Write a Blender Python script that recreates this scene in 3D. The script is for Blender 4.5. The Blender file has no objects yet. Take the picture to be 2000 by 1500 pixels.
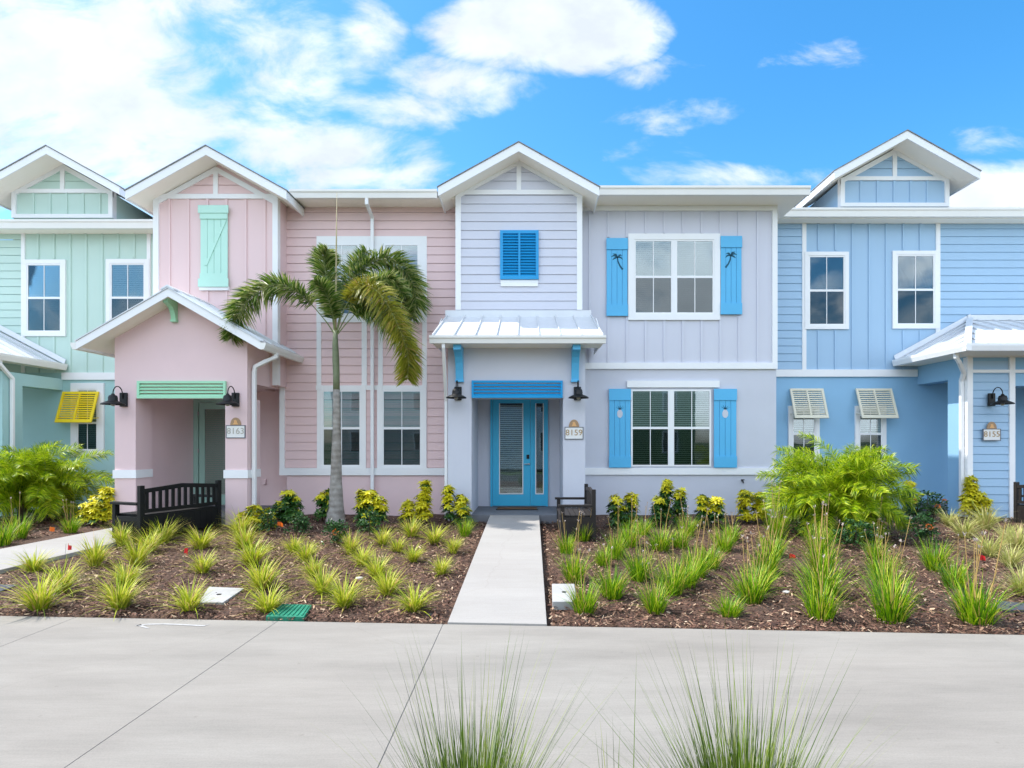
import bpy, bmesh, math, random
import numpy as np
from mathutils import Vector, Matrix
R = math.radians
rnd = random.Random(7)

# ------------------------------------------------------------------ camera / light
S = bpy.context.scene
F, CX, CY, CZ = 1150.0, 1037.0, 865.0, 1.6        # focal length in photo pixels, vanishing point, eye height
cd = bpy.data.cameras.new('camera')
cam = bpy.data.objects.new('camera', cd)
S.collection.objects.link(cam)
cam.location = (0, 0, CZ)
cam.rotation_euler = (R(90), 0, 0)
cd.sensor_width = 36
cd.lens = F / 2000 * 36
cd.shift_x = -(CX - 1000) / 2000
cd.shift_y = (CY - 750) / 2000
cd.clip_end = 3000
S.camera = cam

SUN_DIR = Vector((-3.05, 0.42, 4.85)).normalized()     # towards the sun: left, a little behind the facades
sun_el = math.asin(SUN_DIR.z)
sun_az = math.atan2(SUN_DIR.x, SUN_DIR.y)
sd = bpy.data.lights.new('sun', 'SUN')
sd.energy = 3.1
sd.angle = R(0.53)
sd.color = (1.0, 0.955, 0.89)
sun = bpy.data.objects.new('sun', sd)
S.collection.objects.link(sun)
sun.rotation_euler = SUN_DIR.to_track_quat('Z', 'Y').to_euler()
sun.location = (-20, 5, 30)

S.view_settings.view_transform = 'Standard'
S.view_settings.look = 'None'
S.view_settings.exposure = 1.0
S.view_settings.gamma = 1
S.cycles.use_denoising = True
S.cycles.max_bounces = 8
S.cycles.transparent_max_bounces = 12
S.render.film_transparent = False

def build_world():
    w = bpy.data.worlds.new('World')
    S.world = w
    w.use_nodes = True
    nt = w.node_tree
    N, L = nt.nodes, nt.links
    N.clear()
    out = N.new('ShaderNodeOutputWorld')
    sky = N.new('ShaderNodeTexSky')
    sky.sky_type = 'NISHITA'
    sky.sun_disc = False
    sky.sun_elevation = sun_el
    sky.sun_rotation = sun_az
    sky.air_density = 1.0
    sky.dust_density = 0.9
    sky.ozone_density = 3.2
    bg = N.new('ShaderNodeBackground')
    bg.inputs['Strength'].default_value = 0.15
    hs = N.new('ShaderNodeHueSaturation')
    hs.inputs['Saturation'].default_value = 1.34
    hs.inputs['Hue'].default_value = 0.492
    L.new(sky.outputs[0], hs.inputs['Color'])
    L.new(hs.outputs[0], bg.inputs['Color'])
    tc = N.new('ShaderNodeTexCoord')
    sep = N.new('ShaderNodeSeparateXYZ')
    L.new(tc.outputs['Generated'], sep.inputs[0])
    def M(op, a, b=None, clamp=False):
        n = N.new('ShaderNodeMath'); n.operation = op; n.use_clamp = clamp
        for i, v in enumerate((a, b)):
            if v is None: continue
            if isinstance(v, (int, float)): n.inputs[i].default_value = v
            else: L.new(v, n.inputs[i])
        return n.outputs[0]
    ay = M('MAXIMUM', M('ABSOLUTE', sep.outputs[1]), 0.06)
    u = M('DIVIDE', sep.outputs[0], ay)
    v = M('DIVIDE', sep.outputs[2], ay)
    back = M('LESS_THAN', sep.outputs[1], 0.0)
    comb = N.new('ShaderNodeCombineXYZ')
    L.new(u, comb.inputs[0]); L.new(v, comb.inputs[1]); L.new(back, comb.inputs[2])
    front = M('SUBTRACT', 1.0, back)
    # cloud banks: centre and half-size in direction tangents, strength
    blobs = [(130, 120, 590, 340, 1.25), (300, 290, 580, 150, 0.95), (560, 300, 330, 90, 1.0), (690, 345, 290, 50, 0.9),
             (1065, 48, 265, 120, 1.6), (930, 165, 250, 75, 0.9), (800, 210, 200, 62, 0.78), (720, 80, 90, 150, 0.55),
             (1585, 108, 150, 45, 0.62), (1340, 225, 190, 42, 0.52), (1235, 152, 80, 42, 0.45), (1950, 375, 240, 75, 1.2), (1930, 275, 200, 42, 0.6),
             (1440, 350, 330, 40, 0.62)]
    tot = None
    for px, py, a, b, s in blobs:
        mp = N.new('ShaderNodeMapping')
        u0, v0 = (px - CX) / F, (CY - py) / F
        su, sv = F / a, F / b
        mp.inputs['Scale'].default_value = (su, sv, 0)
        mp.inputs['Location'].default_value = (-u0 * su, -v0 * sv, 0)
        L.new(comb.outputs[0], mp.inputs[0])
        g = N.new('ShaderNodeTexGradient'); g.gradient_type = 'SPHERICAL'
        L.new(mp.outputs[0], g.inputs[0])
        t = M('MULTIPLY', M('POWER', g.outputs['Fac'], 0.6), s)
        tot = t if tot is None else M('MAXIMUM', tot, t)
    fmask = M('MULTIPLY', tot, front)
    mask = M('ADD', fmask, M('MULTIPLY', back, 0.58))  # cloud cover added behind the camera as fill light
    def noise(scale, sy, detail, rough, off, dist=0.0):
        mp = N.new('ShaderNodeMapping')
        mp.inputs['Scale'].default_value = (scale, scale * sy, 1)
        mp.inputs['Location'].default_value = off
        mp.inputs['Rotation'].default_value = (0, 0, R(-14))
        L.new(comb.outputs[0], mp.inputs[0])
        n = N.new('ShaderNodeTexNoise')
        n.inputs['Scale'].default_value = 1
        n.inputs['Detail'].default_value = detail
        n.inputs['Roughness'].default_value = rough
        n.inputs['Distortion'].default_value = dist
        L.new(mp.outputs[0], n.inputs['Vector'])
        return n.outputs[0]
    n1 = noise(5.0, 1.7, 9, 0.6, (3.1, 1.7, 0.3), 0.35)
    n2 = noise(1.9, 1.3, 4, 0.5, (7.7, 2.2, 0.9))
    n3 = noise(7.0, 1.5, 5, 0.55, (1.2, 9.2, 0.4))
    f = M('ADD', mask, M('MULTIPLY', M('SUBTRACT', n1, 0.5), 2.3))
    f = M('ADD', f, M('MULTIPLY', M('SUBTRACT', n2, 0.5), M('ADD', 0.7, M('MULTIPLY', back, 2.6))))
    mr = N.new('ShaderNodeMapRange')
    mr.interpolation_type = 'SMOOTHSTEP'
    mr.inputs['From Min'].default_value = 0.28
    mr.inputs['From Max'].default_value = 0.92
    L.new(f, mr.inputs['Value'])
    dens = M('MULTIPLY', mr.outputs[0], 0.94)
    # no cloud below the horizon
    dens = M('MULTIPLY', dens, M('MULTIPLY', M('ADD', sep.outputs[2], 0.02), 25.0, True))
    # cumulus tops brighter, undersides a little grey
    mr2 = N.new('ShaderNodeMapRange')
    mr2.inputs['From Min'].default_value = 0.32
    mr2.inputs['From Max'].default_value = 0.66
    mr2.inputs['To Min'].default_value = 0.50
    mr2.inputs['To Max'].default_value = 0.64
    L.new(n3, mr2.inputs['Value'])
    cb = N.new('ShaderNodeBackground')
    cb.inputs['Color'].default_value = (0.88, 0.945, 1.03, 1)
    # unseen clouds behind the camera, brightened to fill the shaded facades with light
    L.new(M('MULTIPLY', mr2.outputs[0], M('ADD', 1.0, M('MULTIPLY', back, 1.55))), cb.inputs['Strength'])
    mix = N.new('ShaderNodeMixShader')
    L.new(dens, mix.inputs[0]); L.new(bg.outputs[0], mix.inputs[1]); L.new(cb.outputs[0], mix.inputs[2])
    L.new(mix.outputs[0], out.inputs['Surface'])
build_world()

# ------------------------------------------------------------------ helpers
def xs(px, Y): return (px - CX) * Y / F
def zs(py, Y): return CZ - (py - CY) * Y / F

def srgb(r, g, b):
    def c(v):
        v /= 255.0
        return v / 12.92 if v <= 0.04045 else ((v + 0.055) / 1.055) ** 2.4
    return (c(r), c(g), c(b))

def new_mat(name):
    m = bpy.data.materials.new(name); m.use_nodes = True
    nt = m.node_tree
    return m, nt, nt.nodes, nt.links, nt.nodes['Principled BSDF']

def paint(name, col, rough=0.55, var=0.05, vscale=1.3, bump=0.0, bscale=60, metal=0.0, streak=False, spec=0.35):
    m, nt, N, L, p = new_mat(name)
    p.inputs['Roughness'].default_value = rough
    p.inputs['Metallic'].default_value = metal
    p.inputs['Specular IOR Level'].default_value = spec
    tc = N.new('ShaderNodeTexCoord')
    mp = N.new('ShaderNodeMapping')
    mp.inputs['Scale'].default_value = (1, 1, 0.25 if streak else 1)
    L.new(tc.outputs['Object'], mp.inputs[0])
    n = N.new('ShaderNodeTexNoise')
    n.inputs['Scale'].default_value = vscale
    n.inputs['Detail'].default_value = 6
    n.inputs['Roughness'].default_value = 0.62
    L.new(mp.outputs[0], n.inputs['Vector'])
    r = N.new('ShaderNodeValToRGB')
    r.color_ramp.elements[0].position = 0.3
    r.color_ramp.elements[1].position = 0.72
    r.color_ramp.elements[0].color = (*[c * (1 - var) for c in col], 1)
    r.color_ramp.elements[1].color = (*[min(1, c * (1 + var * 0.5)) for c in col], 1)
    L.new(n.outputs[0], r.inputs[0])
    L.new(r.outputs[0], p.inputs['Base Color'])
    if bump:
        b = N.new('ShaderNodeTexNoise')
        b.inputs['Scale'].default_value = bscale
        b.inputs['Detail'].default_value = 4
        L.new(tc.outputs['Object'], b.inputs['Vector'])
        bn = N.new('ShaderNodeBump')
        bn.inputs['Strength'].default_value = bump
        bn.inputs['Distance'].default_value = 0.01
        L.new(b.outputs[0], bn.inputs['Height'])
        L.new(bn.outputs[0], p.inputs['Normal'])
    return m

def leaf(name, cols, rough=0.45, trans=0.35):
    m, nt, N, L, p = new_mat(name)
    g = N.new('ShaderNodeNewGeometry')
    r = N.new('ShaderNodeValToRGB')
    r.color_ramp.interpolation = 'LINEAR'
    els = r.color_ramp.elements
    while len(els) < len(cols): els.new(0.5)
    for i, (pos, c) in enumerate(cols):
        els[i].position = pos; els[i].color = (*c, 1)
    L.new(g.outputs['Random Per Island'], r.inputs[0])
    L.new(r.outputs[0], p.inputs['Base Color'])
    p.inputs['Roughness'].default_value = rough
    p.inputs['Specular IOR Level'].default_value = 0.4
    t = N.new('ShaderNodeBsdfTranslucent')
    L.new(r.outputs[0], t.inputs['Color'])
    mx = N.new('ShaderNodeMixShader'); mx.inputs[0].default_value = trans
    L.new(p.outputs[0], mx.inputs[1]); L.new(t.outputs[0], mx.inputs[2])
    L.new(mx.outputs[0], N['Material Output'].inputs['Surface'])
    return m

def glass(name, tint, fac):
    m, nt, N, L, p = new_mat(name)
    N.remove(p)
    tr = N.new('ShaderNodeBsdfTransparent'); tr.inputs[0].default_value = (*tint, 1)
    gl = N.new('ShaderNodeBsdfGlossy'); gl.inputs['Roughness'].default_value = 0.015
    gl.inputs['Color'].default_value = (0.92, 0.97, 1.0, 1)
    n = N.new('ShaderNodeTexNoise'); n.inputs['Scale'].default_value = 1.1
    tc = N.new('ShaderNodeTexCoord'); L.new(tc.outputs['Object'], n.inputs['Vector'])
    b = N.new('ShaderNodeBump'); b.inputs['Strength'].default_value = 0.05; b.inputs['Distance'].default_value = 0.03
    L.new(n.outputs[0], b.inputs['Height']); L.new(b.outputs[0], gl.inputs['Normal'])
    fr = N.new('ShaderNodeFresnel'); fr.inputs['IOR'].default_value = 1.5
    a = N.new('ShaderNodeMath'); a.operation = 'ADD'; a.use_clamp = True
    L.new(fr.outputs[0], a.inputs[0]); a.inputs[1].default_value = fac
    mx = N.new('ShaderNodeMixShader')
    L.new(a.outputs[0], mx.inputs[0]); L.new(tr.outputs[0], mx.inputs[1]); L.new(gl.outputs[0], mx.inputs[2])
    L.new(mx.outputs[0], N['Material Output'].inputs['Surface'])
    return m

def ribbed(name, col, axis, pitch, rough=0.5, strength=0.5):
    """painted sheet with fine parallel grooves (vinyl soffit)"""
    m, nt, N, L, p = new_mat(name)
    p.inputs['Base Color'].default_value = (*col, 1)
    p.inputs['Roughness'].default_value = rough
    tc = N.new('ShaderNodeTexCoord')
    w = N.new('ShaderNodeTexWave'); w.bands_direction = axis
    w.inputs['Scale'].default_value = 0.314 / pitch
    w.wave_profile = 'SAW'
    L.new(tc.outputs['Object'], w.inputs['Vector'])
    b = N.new('ShaderNodeBump'); b.inputs['Strength'].default_value = strength; b.inputs['Distance'].default_value = 0.012
    L.new(w.outputs[1], b.inputs['Height']); L.new(b.outputs[0], p.inputs['Normal'])
    return m

class MB:
    """collects faces; build() links them as ONE mesh object"""
    def __init__(s): s.v = []; s.f = []; s.m = []; s.mi = 0; s.xf = None
    def add(s, vs, fs):
        o = len(s.v)
        if s.xf is not None: vs = [tuple(s.xf @ Vector(v)) for v in vs]
        s.v.extend(vs)
        for f in fs:
            s.f.append(tuple(i + o for i in f)); s.m.append(s.mi)
        return s
    def box(s, x0, x1, y0, y1, z0, z1):
        return s.add([(x0,y0,z0),(x1,y0,z0),(x1,y1,z0),(x0,y1,z0),(x0,y0,z1),(x1,y0,z1),(x1,y1,z1),(x0,y1,z1)],
                     [(0,3,2,1),(4,5,6,7),(0,1,5,4),(1,2,6,5),(2,3,7,6),(3,0,4,7)])
    def prism(s, poly, y0, y1):        # poly in XZ
        n = len(poly)
        vs = [(x,y0,z) for x,z in poly] + [(x,y1,z) for x,z in poly]
        fs = [tuple(range(n)), tuple(range(2*n-1, n-1, -1))] + [(i, i+n, (i+1)%n+n, (i+1)%n) for i in range(n)]
        return s.add(vs, fs)
    def prism_x(s, poly, x0, x1):      # poly in YZ
        n = len(poly)
        vs = [(x0,y,z) for y,z in poly] + [(x1,y,z) for y,z in poly]
        fs = [tuple(range(n)), tuple(range(2*n-1, n-1, -1))] + [(i, i+n, (i+1)%n+n, (i+1)%n) for i in range(n)]
        return s.add(vs, fs)
    def quad(s, a, b, c, d): return s.add([a,b,c,d], [(0,1,2,3)])
    def slab(s, pts, t):               # planar polygon thickened downwards by t
        n = len(pts)
        vs = [tuple(p) for p in pts] + [(p[0],p[1],p[2]-t) for p in pts]
        return s.add(vs, [tuple(range(n)), tuple(range(2*n-1, n-1, -1))] + [(i, i+n, (i+1)%n+n, (i+1)%n) for i in range(n)])
    def tube(s, pts, r, n=8, phase=0.0):
        pts = [Vector(p) for p in pts]
        rs = r if isinstance(r, (list, tuple)) else [r]*len(pts)
        vs = []; prev = None
        for i, p in enumerate(pts):
            t = ((pts[min(i+1,len(pts)-1)] - p).normalized() + (p - pts[max(i-1,0)]).normalized()).normalized()
            if prev is None:
                a = Vector((1,0,0)) if abs(t.x) < 0.9 else Vector((0,1,0))
                u = (a - t*a.dot(t)).normalized()
            else:
                u = (prev - t*prev.dot(t)).normalized()
            prev = u; w = t.cross(u)
            for k in range(n):
                an = 2*math.pi*k/n + phase
                vs.append(tuple(p + (u*math.cos(an) + w*math.sin(an))*rs[i]))
        fs = [(i*n+k, i*n+(k+1)%n, (i+1)*n+(k+1)%n, (i+1)*n+k) for i in range(len(pts)-1) for k in range(n)]
        fs += [tuple(range(n-1,-1,-1)), tuple((len(pts)-1)*n+k for k in range(n))]
        return s.add(vs, fs)
    def lathe(s, prof, c, n=24):
        vs = [(c[0]+r*math.cos(2*math.pi*k/n), c[1]+r*math.sin(2*math.pi*k/n), c[2]+z) for r,z in prof for k in range(n)]
        fs = [(i*n+k, i*n+(k+1)%n, (i+1)*n+(k+1)%n, (i+1)*n+k) for i in range(len(prof)-1) for k in range(n)]
        return s.add(vs, fs)
    def build(s, name, mats, parent=None, smooth=False, fix=True, org=None, bevel=0):
        if not isinstance(mats, (list, tuple)): mats = [mats]
        me = bpy.data.meshes.new(name)
        o = org if org is not None else (ORG.get(parent.name, (0,0,0)) if parent else (0,0,0))
        vs = [(a-o[0], b-o[1], c-o[2]) for a,b,c in s.v] if any(o) else s.v
        me.from_pydata(vs, [], s.f)
        me.polygons.foreach_set('material_index', s.m)
        for m in mats: me.materials.append(m)
        if fix:
            bm = bmesh.new(); bm.from_mesh(me)
            bmesh.ops.recalc_face_normals(bm, faces=bm.faces)
            bm.to_mesh(me); bm.free()
        if smooth:
            me.polygons.foreach_set('use_smooth', [True]*len(me.polygons))
        ob = bpy.data.objects.new(name, me)
        S.collection.objects.link(ob)
        if parent:
            ob.parent = parent
            ORG[ob.name] = o
        else:
            ob.location = o
        if bevel:
            bv = ob.modifiers.new('bevel', 'BEVEL'); bv.width = bevel; bv.segments = 2; bv.limit_method = 'ANGLE'
        return ob
ORG = {}

def thing(name, loc, label, cat, group=None, rz=0, world_parts=False):
    o = bpy.data.objects.new(name, None)
    o.empty_display_size = 0.2
    S.collection.objects.link(o)
    o.location = loc; o.rotation_euler = (0,0,rz)
    tag(o, label, cat, group)
    if world_parts: ORG[o.name] = tuple(loc)
    return o
def tag(o, label, cat, group=None):
    o['label'] = label; o['category'] = cat
    if group: o['group'] = group
    return o
def structure(o): o['kind'] = 'structure'; return o
def stuff(o): o['kind'] = 'stuff'; return o
def dup(root, loc, rz, scale, label, cat=None, group=None):
    r = root.copy(); S.collection.objects.link(r)
    r.location = loc; r.rotation_euler = (0,0,rz); r.scale = scale if isinstance(scale, tuple) else (scale,)*3
    tag(r, label, cat or root['category'], group or root.get('group'))
    for ch in list(root.children):
        c = ch.copy(); S.collection.objects.link(c); c.parent = r
        for g in list(ch.children):
            d = g.copy(); S.collection.objects.link(d); d.parent = c
    return r

# ------------------------------------------------------------------ materials
WHITE = (0.83, 0.83, 0.83)
M_white = paint('white_trim_paint', (0.86, 0.86, 0.86), 0.45, 0.03)
M_cream = paint('gutter_enamel', (0.82, 0.80, 0.75), 0.4, 0.04)
M_soffx = ribbed('soffit_vinyl_x', (0.92, 0.86, 0.75), 'X', 0.11)
M_soffy = ribbed('soffit_vinyl_y', (0.92, 0.87, 0.78), 'Y', 0.11)
M_shingle = paint('asphalt_shingle', (0.26, 0.27, 0.28), 0.9, 0.4, 9, 0.6, 40)
M_metal = paint('galvalume_sheet', (0.66, 0.68, 0.70), 0.42, 0.10, 0.8, metal=0.25, streak=True, spec=0.5)
M_glass_hi = glass('window_glass', (0.84, 0.90, 0.90), 0.065)
M_glass_lo = glass('screened_glass', (0.50, 0.55, 0.55), 0.03)
M_glass_clear = glass('door_glass', (0.88, 0.92, 0.90), 0.05)
M_blind = paint('blind_slat', (0.55, 0.57, 0.56), 0.6, 0.03)
M_dark = paint('painted_room_shade', (0.035, 0.038, 0.04), 0.9, 0.3)  # near-black colour stands in for the shade of rooms behind glass
M_iron = paint('black_iron', (0.007, 0.007, 0.008), 0.45, 0.2, 6, spec=0.35)
M_concrete = None

def house_mats(k, col, low=None):
    low = low or col
    return {'side': paint(k + '_siding_paint', col, 0.6, 0.035, 0.9, 0.05, 90, streak=True),
            'stucco': paint(k + '_stucco', low, 0.8, 0.05, 0.8, 0.35, 120)}
HM = {'mint': house_mats('mint', (0.53, 0.69, 0.615), (0.40, 0.62, 0.61)),
      'pink': house_mats('pink', (0.80, 0.59, 0.58), (0.79, 0.59, 0.585)),
      'white': house_mats('white', (0.625, 0.63, 0.70), (0.60, 0.61, 0.675)),
      'blue': house_mats('blue', (0.37, 0.54, 0.71), (0.29, 0.52, 0.73))}
M_mint_shut = paint('mint_shutter_paint', (0.50, 0.78, 0.66), 0.45, 0.05)
M_green_shut = paint('green_louver_paint', (0.38, 0.72, 0.48), 0.45, 0.05)
M_azure = paint('azure_louver_paint', (0.010, 0.31, 0.64), 0.42, 0.05)
M_sky = paint('sky_blue_shutter_paint', (0.10, 0.46, 0.76), 0.42, 0.05)
M_door = paint('blue_door_paint', (0.06, 0.48, 0.74), 0.35, 0.04)
M_yellow = paint('yellow_louver_paint', (0.90, 0.66, 0.02), 0.45, 0.05)
M_creamshut = paint('cream_louver_paint', (0.70, 0.66, 0.52), 0.5, 0.05)
M_mintdoor = paint('mint_door_paint', (0.36, 0.56, 0.48), 0.4, 0.04)
M_cut = paint('cutout_shade', (0.012, 0.09, 0.15), 0.7, 0.1)  # dark inlay colour, painted shade of the shutter cutouts
M_steel = paint('brushed_nickel', (0.5, 0.5, 0.5), 0.3, 0.05, metal=0.9)
M_slab = paint('grey_porch_slab', (0.17, 0.175, 0.19), 0.7, 0.15, 3, 0.2, 50)

# ------------------------------------------------------------------ building parts
def lap_rows(mb, x0, x1, z0, z1, Y, course=0.208, xl=None, xr=None):
    z = z0
    while z < z1 - 0.004:
        t = min(z + course, z1)
        a0, b0 = (xl(z) if xl else x0), (xr(z) if xr else x1)
        a1, b1 = (xl(t) if xl else x0), (xr(t) if xr else x1)
        if b0 - a0 > 0.02:
            if b1 < a1: a1 = b1 = (a1+b1)/2
            mb.quad((a0,Y-.022,z+.012),(b0,Y-.022,z+.012),(b1,Y-.008,t),(a1,Y-.008,t))
            mb.quad((a0,Y-.022,z+.012),(a0,Y-.001,z+.012),(b0,Y-.001,z+.012),(b0,Y-.022,z+.012))
        z += course
    return mb

def battens(mb, x0, x1, z0, z1, Y, pitch=0.45, start=None, skip=()):
    x = x0 + (start if start is not None else pitch * 0.5)
    while x < x1 - 0.02:
        segs = [(z0, z1)]
        for (a, b, c, d) in skip:
            if a < x < b:
                segs = [q for s0, s1 in segs for q in ((s0, min(s1, c)), (max(s0, d), s1)) if q[1] - q[0] > 0.03]
        for s0, s1 in segs: mb.box(x-.028, x+.028, Y-.028, Y-.003, s0, s1)
        x += pitch
    return mb

def sheet(mb, x0, x1, z0, z1, Y):
    return mb.box(x0, x1, Y-.003, Y+.004, z0, z1)

def window(house, px0, px1, py0, py1, Y, cols=1, casing=0.13, meet=0.5, blinds=True, name='window', sill=False, raise_blind=0.0, no_top=False):
    """px.. bound the vinyl frame; casing boards go round it"""
    x0, x1, z0, z1 = xs(px0,Y), xs(px1,Y), zs(py1,Y), zs(py0,Y)
    c = casing
    w = MB()
    if c:
        w.box(x0-c, x0, Y-.05, Y, z0-c, z1+c)
        w.box(x1, x1+c, Y-.05, Y, z0-c, z1+c)
        if not no_top: w.box(x0, x1, Y-.052, Y, z1, z1+c)
        w.box(x0, x1, Y-.052, Y, z0-c, z0)
    mull = 0.07 if cols > 1 else 0
    cw = (x1 - x0 - mull*(cols-1)) / cols
    zm = z0 + (z1-z0)*meet
    fr = 0.04
    spans = []
    for i in range(cols):
        a = x0 + i*(cw+mull); b = a + cw
        if i: w.box(a-mull, a, Y-.042, Y, z0, z1)
        w.box(a, a+fr, Y-.038, Y, z0, z1); w.box(b-fr, b, Y-.038, Y, z0, z1)
        w.box(a+fr, b-fr, Y-.037, Y, z0, z0+fr); w.box(a+fr, b-fr, Y-.037, Y, z1-fr, z1)
        w.box(a+fr, b-fr, Y-.036, Y, zm-.028, zm+.028)
        spans.append((a+fr, b-fr))
    W = w.build(name, M_white, house)
    for a, b in spans:
        MB().box(a, b, Y-.027, Y-.023, zm+.028, z1-fr).build('pane', M_glass_hi, W)
        MB().box(a, b, Y-.031, Y-.027, z0+fr, zm-.028).build('pane', M_glass_lo, W)
        m = MB(); xm = (a+b)/2
        m.box(xm-.009, xm+.009, Y-.033, Y-.0275, zm+.028, z1-fr); m.box(xm-.009, xm+.009, Y-.035, Y-.0315, z0+fr, zm-.028)
        m.build('muntin', M_white, W)
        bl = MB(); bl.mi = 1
        bl.box(a, b, Y-.003, Y-.0005, z0+fr, z1-fr); bl.mi = 0  # dark board on the solid wall, painted as the unlit room
        if blinds:
            z = z1 - fr - .05; zb = z0 + fr + raise_blind*(z1-z0)
            bl.box(a+.004, b-.004, Y-.02, Y-.006, z+.01, z1-fr)
            while z > zb:
                bl.quad((a+.006,Y-.018,z),(b-.006,Y-.018,z),(b-.006,Y-.007,z-.036),(a+.006,Y-.007,z-.036))
                z -= 0.05
        bl.build('blind', [M_blind, M_dark], W, fix=False)
    return W

def louver(mb, x0, x1, z0, z1, y0, rows, cols=2, st=0.06, th=0.035, rail=0.07):
    """louvred leaf lying in XZ, front face at y0"""
    y1 = y0 + th
    mb.box(x0, x0+st, y0, y1, z0, z1); mb.box(x1-st, x1, y0, y1, z0, z1)
    mb.box(x0+st, x1-st, y0+.001, y1, z0, z0+rail); mb.box(x0+st, x1-st, y0+.001, y1, z1-rail, z1)
    cw = (x1-x0-2*st - (cols-1)*st*.7)/cols
    for i in range(cols):
        a = x0+st+i*(cw+st*.7); b = a+cw
        if i: mb.box(a-st*.7, a, y0+.002, y1, z0+rail, z1-rail)
        zz = z0+rail; h = (z1-z0-2*rail)/rows
        for k in range(rows):
            zb = zz+k*h
            mb.prism_x([(y0+.004,zb+h*.02),(y0+.010,zb-h*.06),(y1-.004,zb+h*.60),(y1-.009,zb+h*.68)], a, b)
    return mb

def board_shutter(house, px0, px1, py0, py1, Y, mat, cut=None, zbrace=False, cleat=(0.0,0.145), n=4):
    x0, x1, z0, z1 = xs(px0,Y), xs(px1,Y), zs(py1,Y), zs(py0,Y)
    m = MB(); h = z1-z0; bw = (x1-x0)/n
    for i in range(n): m.box(x0+i*bw+.004, x0+(i+1)*bw-.004, Y-.055, Y-.03, z0, z1)
    m.box(x0+.006, x1-.006, Y-.032, Y-.0285, z0+.004, z1-.004)
    for a, b in ((z0, z0+h*cleat[1]), (z1-h*cleat[1], z1)):
        m.box(x0-.004, x1+.004, Y-.08, Y-.056, a, b)
    if zbrace:
        a0, a1 = z0+h*.25, z1-h*.16
        m.prism([(x0+.10,a0),(x0+.16,a0),(x1-.02,a1),(x1-.08,a1)], Y-.072, Y-.056)
        for a, b in ((z0-.06, z0+.13), (z1-.13, z1+.05)): m.box(x0-.035, x1+.035, Y-.10, Y-.081, a, b)
    s = m.build('shutter', mat, house)
    xm, w = (x0+x1)/2, x1-x0
    if cut in ('palm', 'palm_r'):
        sx = -1 if cut == 'palm_r' else 1
        zc = z1 - h*.28; c = MB(); y0, y1 = Y-.0595, Y-.0555
        def stroke(pts, ws):
            for (p, q, wa, wb) in zip(pts[:-1], pts[1:], ws[:-1], ws[1:]):
                d = Vector((q[0]-p[0], q[1]-p[1])); nn = Vector((-d.y, d.x)).normalized()
                poly = [(p[0]+nn.x*wa,p[1]+nn.y*wa),(q[0]+nn.x*wb,q[1]+nn.y*wb),(q[0]-nn.x*wb,q[1]-nn.y*wb),(p[0]-nn.x*wa,p[1]-nn.y*wa)]
                c.prism([(xm+sx*a*w, zc+b*w) for a,b in poly], y0, y1)
        stroke([(.02,.12),(.05,-.08),(.14,-.28),(.27,-.45)], [.022,.03,.036,.045])
        for e in ([(.02,.12),(-.12,.22),(-.28,.16)], [(.02,.12),(-.10,.10),(-.22,0.0)], [(.02,.12),(.12,.24),(.24,.22)],
                  [(.02,.12),(.16,.14),(.27,.02)], [(.02,.12),(-.04,.26),(-.2,.30)]):
            stroke(e, [.02,.042,.006])
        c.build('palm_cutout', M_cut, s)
    if cut == 'pineapple':
        zc = z1 - h*.30; c = MB(); y0, y1 = Y-.0595, Y-.0555
        c.mi = 0
        c.prism([(xm+math.cos(t)*w*.13, zc-.03+math.sin(t)*w*.19) for t in [i*math.pi/8 for i in range(16)]], y0, y1)
        c.mi = 1
        for a in (-50,-22,6,34,60):
            t = R(90-a)
            tip = (xm+math.cos(t)*w*.26, zc-.03+w*.2+math.sin(t)*w*.2)
            c.prism([(xm-.015,zc-.03+w*.19),(xm+.015,zc-.03+w*.19),tip], y0, y1)
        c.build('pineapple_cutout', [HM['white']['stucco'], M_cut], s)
    return s

def chevron(mb, cx, hw, za, s, d, y0, y1):
    ze = za - s*hw
    mb.prism([(cx-hw,ze),(cx,za),(cx,za-d),(cx-hw,ze-d)], y0, y1)
    mb.prism([(cx,za),(cx+hw,ze),(cx+hw,ze-d),(cx,za-d)], y0, y1)
    return mb

def gable_roof(house, cx, hw, za, s, yf, yb, wall_y, metal=False, d=0.20):
    ze = za - s*hw
    f = MB(); chevron(f, cx, hw, za, s, d, yf, yf+.03)
    for sg in (-1, 1):
        a, b = sorted((cx+sg*hw, cx+sg*(hw-.03)))
        f.box(a, b, yf+.031, yb, ze-d+.01, ze-.004)
    f.build('fascia', M_white, house)
    # drip edge strip above rake
    r = MB()
    chevron(r, cx, hw+.02, za+.026, s, .022, yf-.02, yb)
    rf = r.build('roof', M_metal if metal else M_shingle, house)
    so = MB(); chevron(so, cx, hw-.031, za-d+.055, s, .02, yf+.031, yb)
    so.build('soffit', M_soffy, house)
    if metal:
        rb = MB(); ln = math.hypot(hw, s*hw)
        y = yf + .12
        while y < yb:
            for sg in (-1, 1):
                p0 = (cx, za+.026); p1 = (cx+sg*(hw+.02), ze+.026-s*.02)
                rb.prism([(p0[0],p0[1]),(p0[0],p0[1]+.045),(p1[0],p1[1]+.035),(p1[0],p1[1])], y-.012, y+.012)
            y += .42
        chevron(rb, cx, .14, za+.072, s, .04, yf-.03, yb)
        rb.build('standing_seam', M_metal, rf)
    return ze

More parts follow.
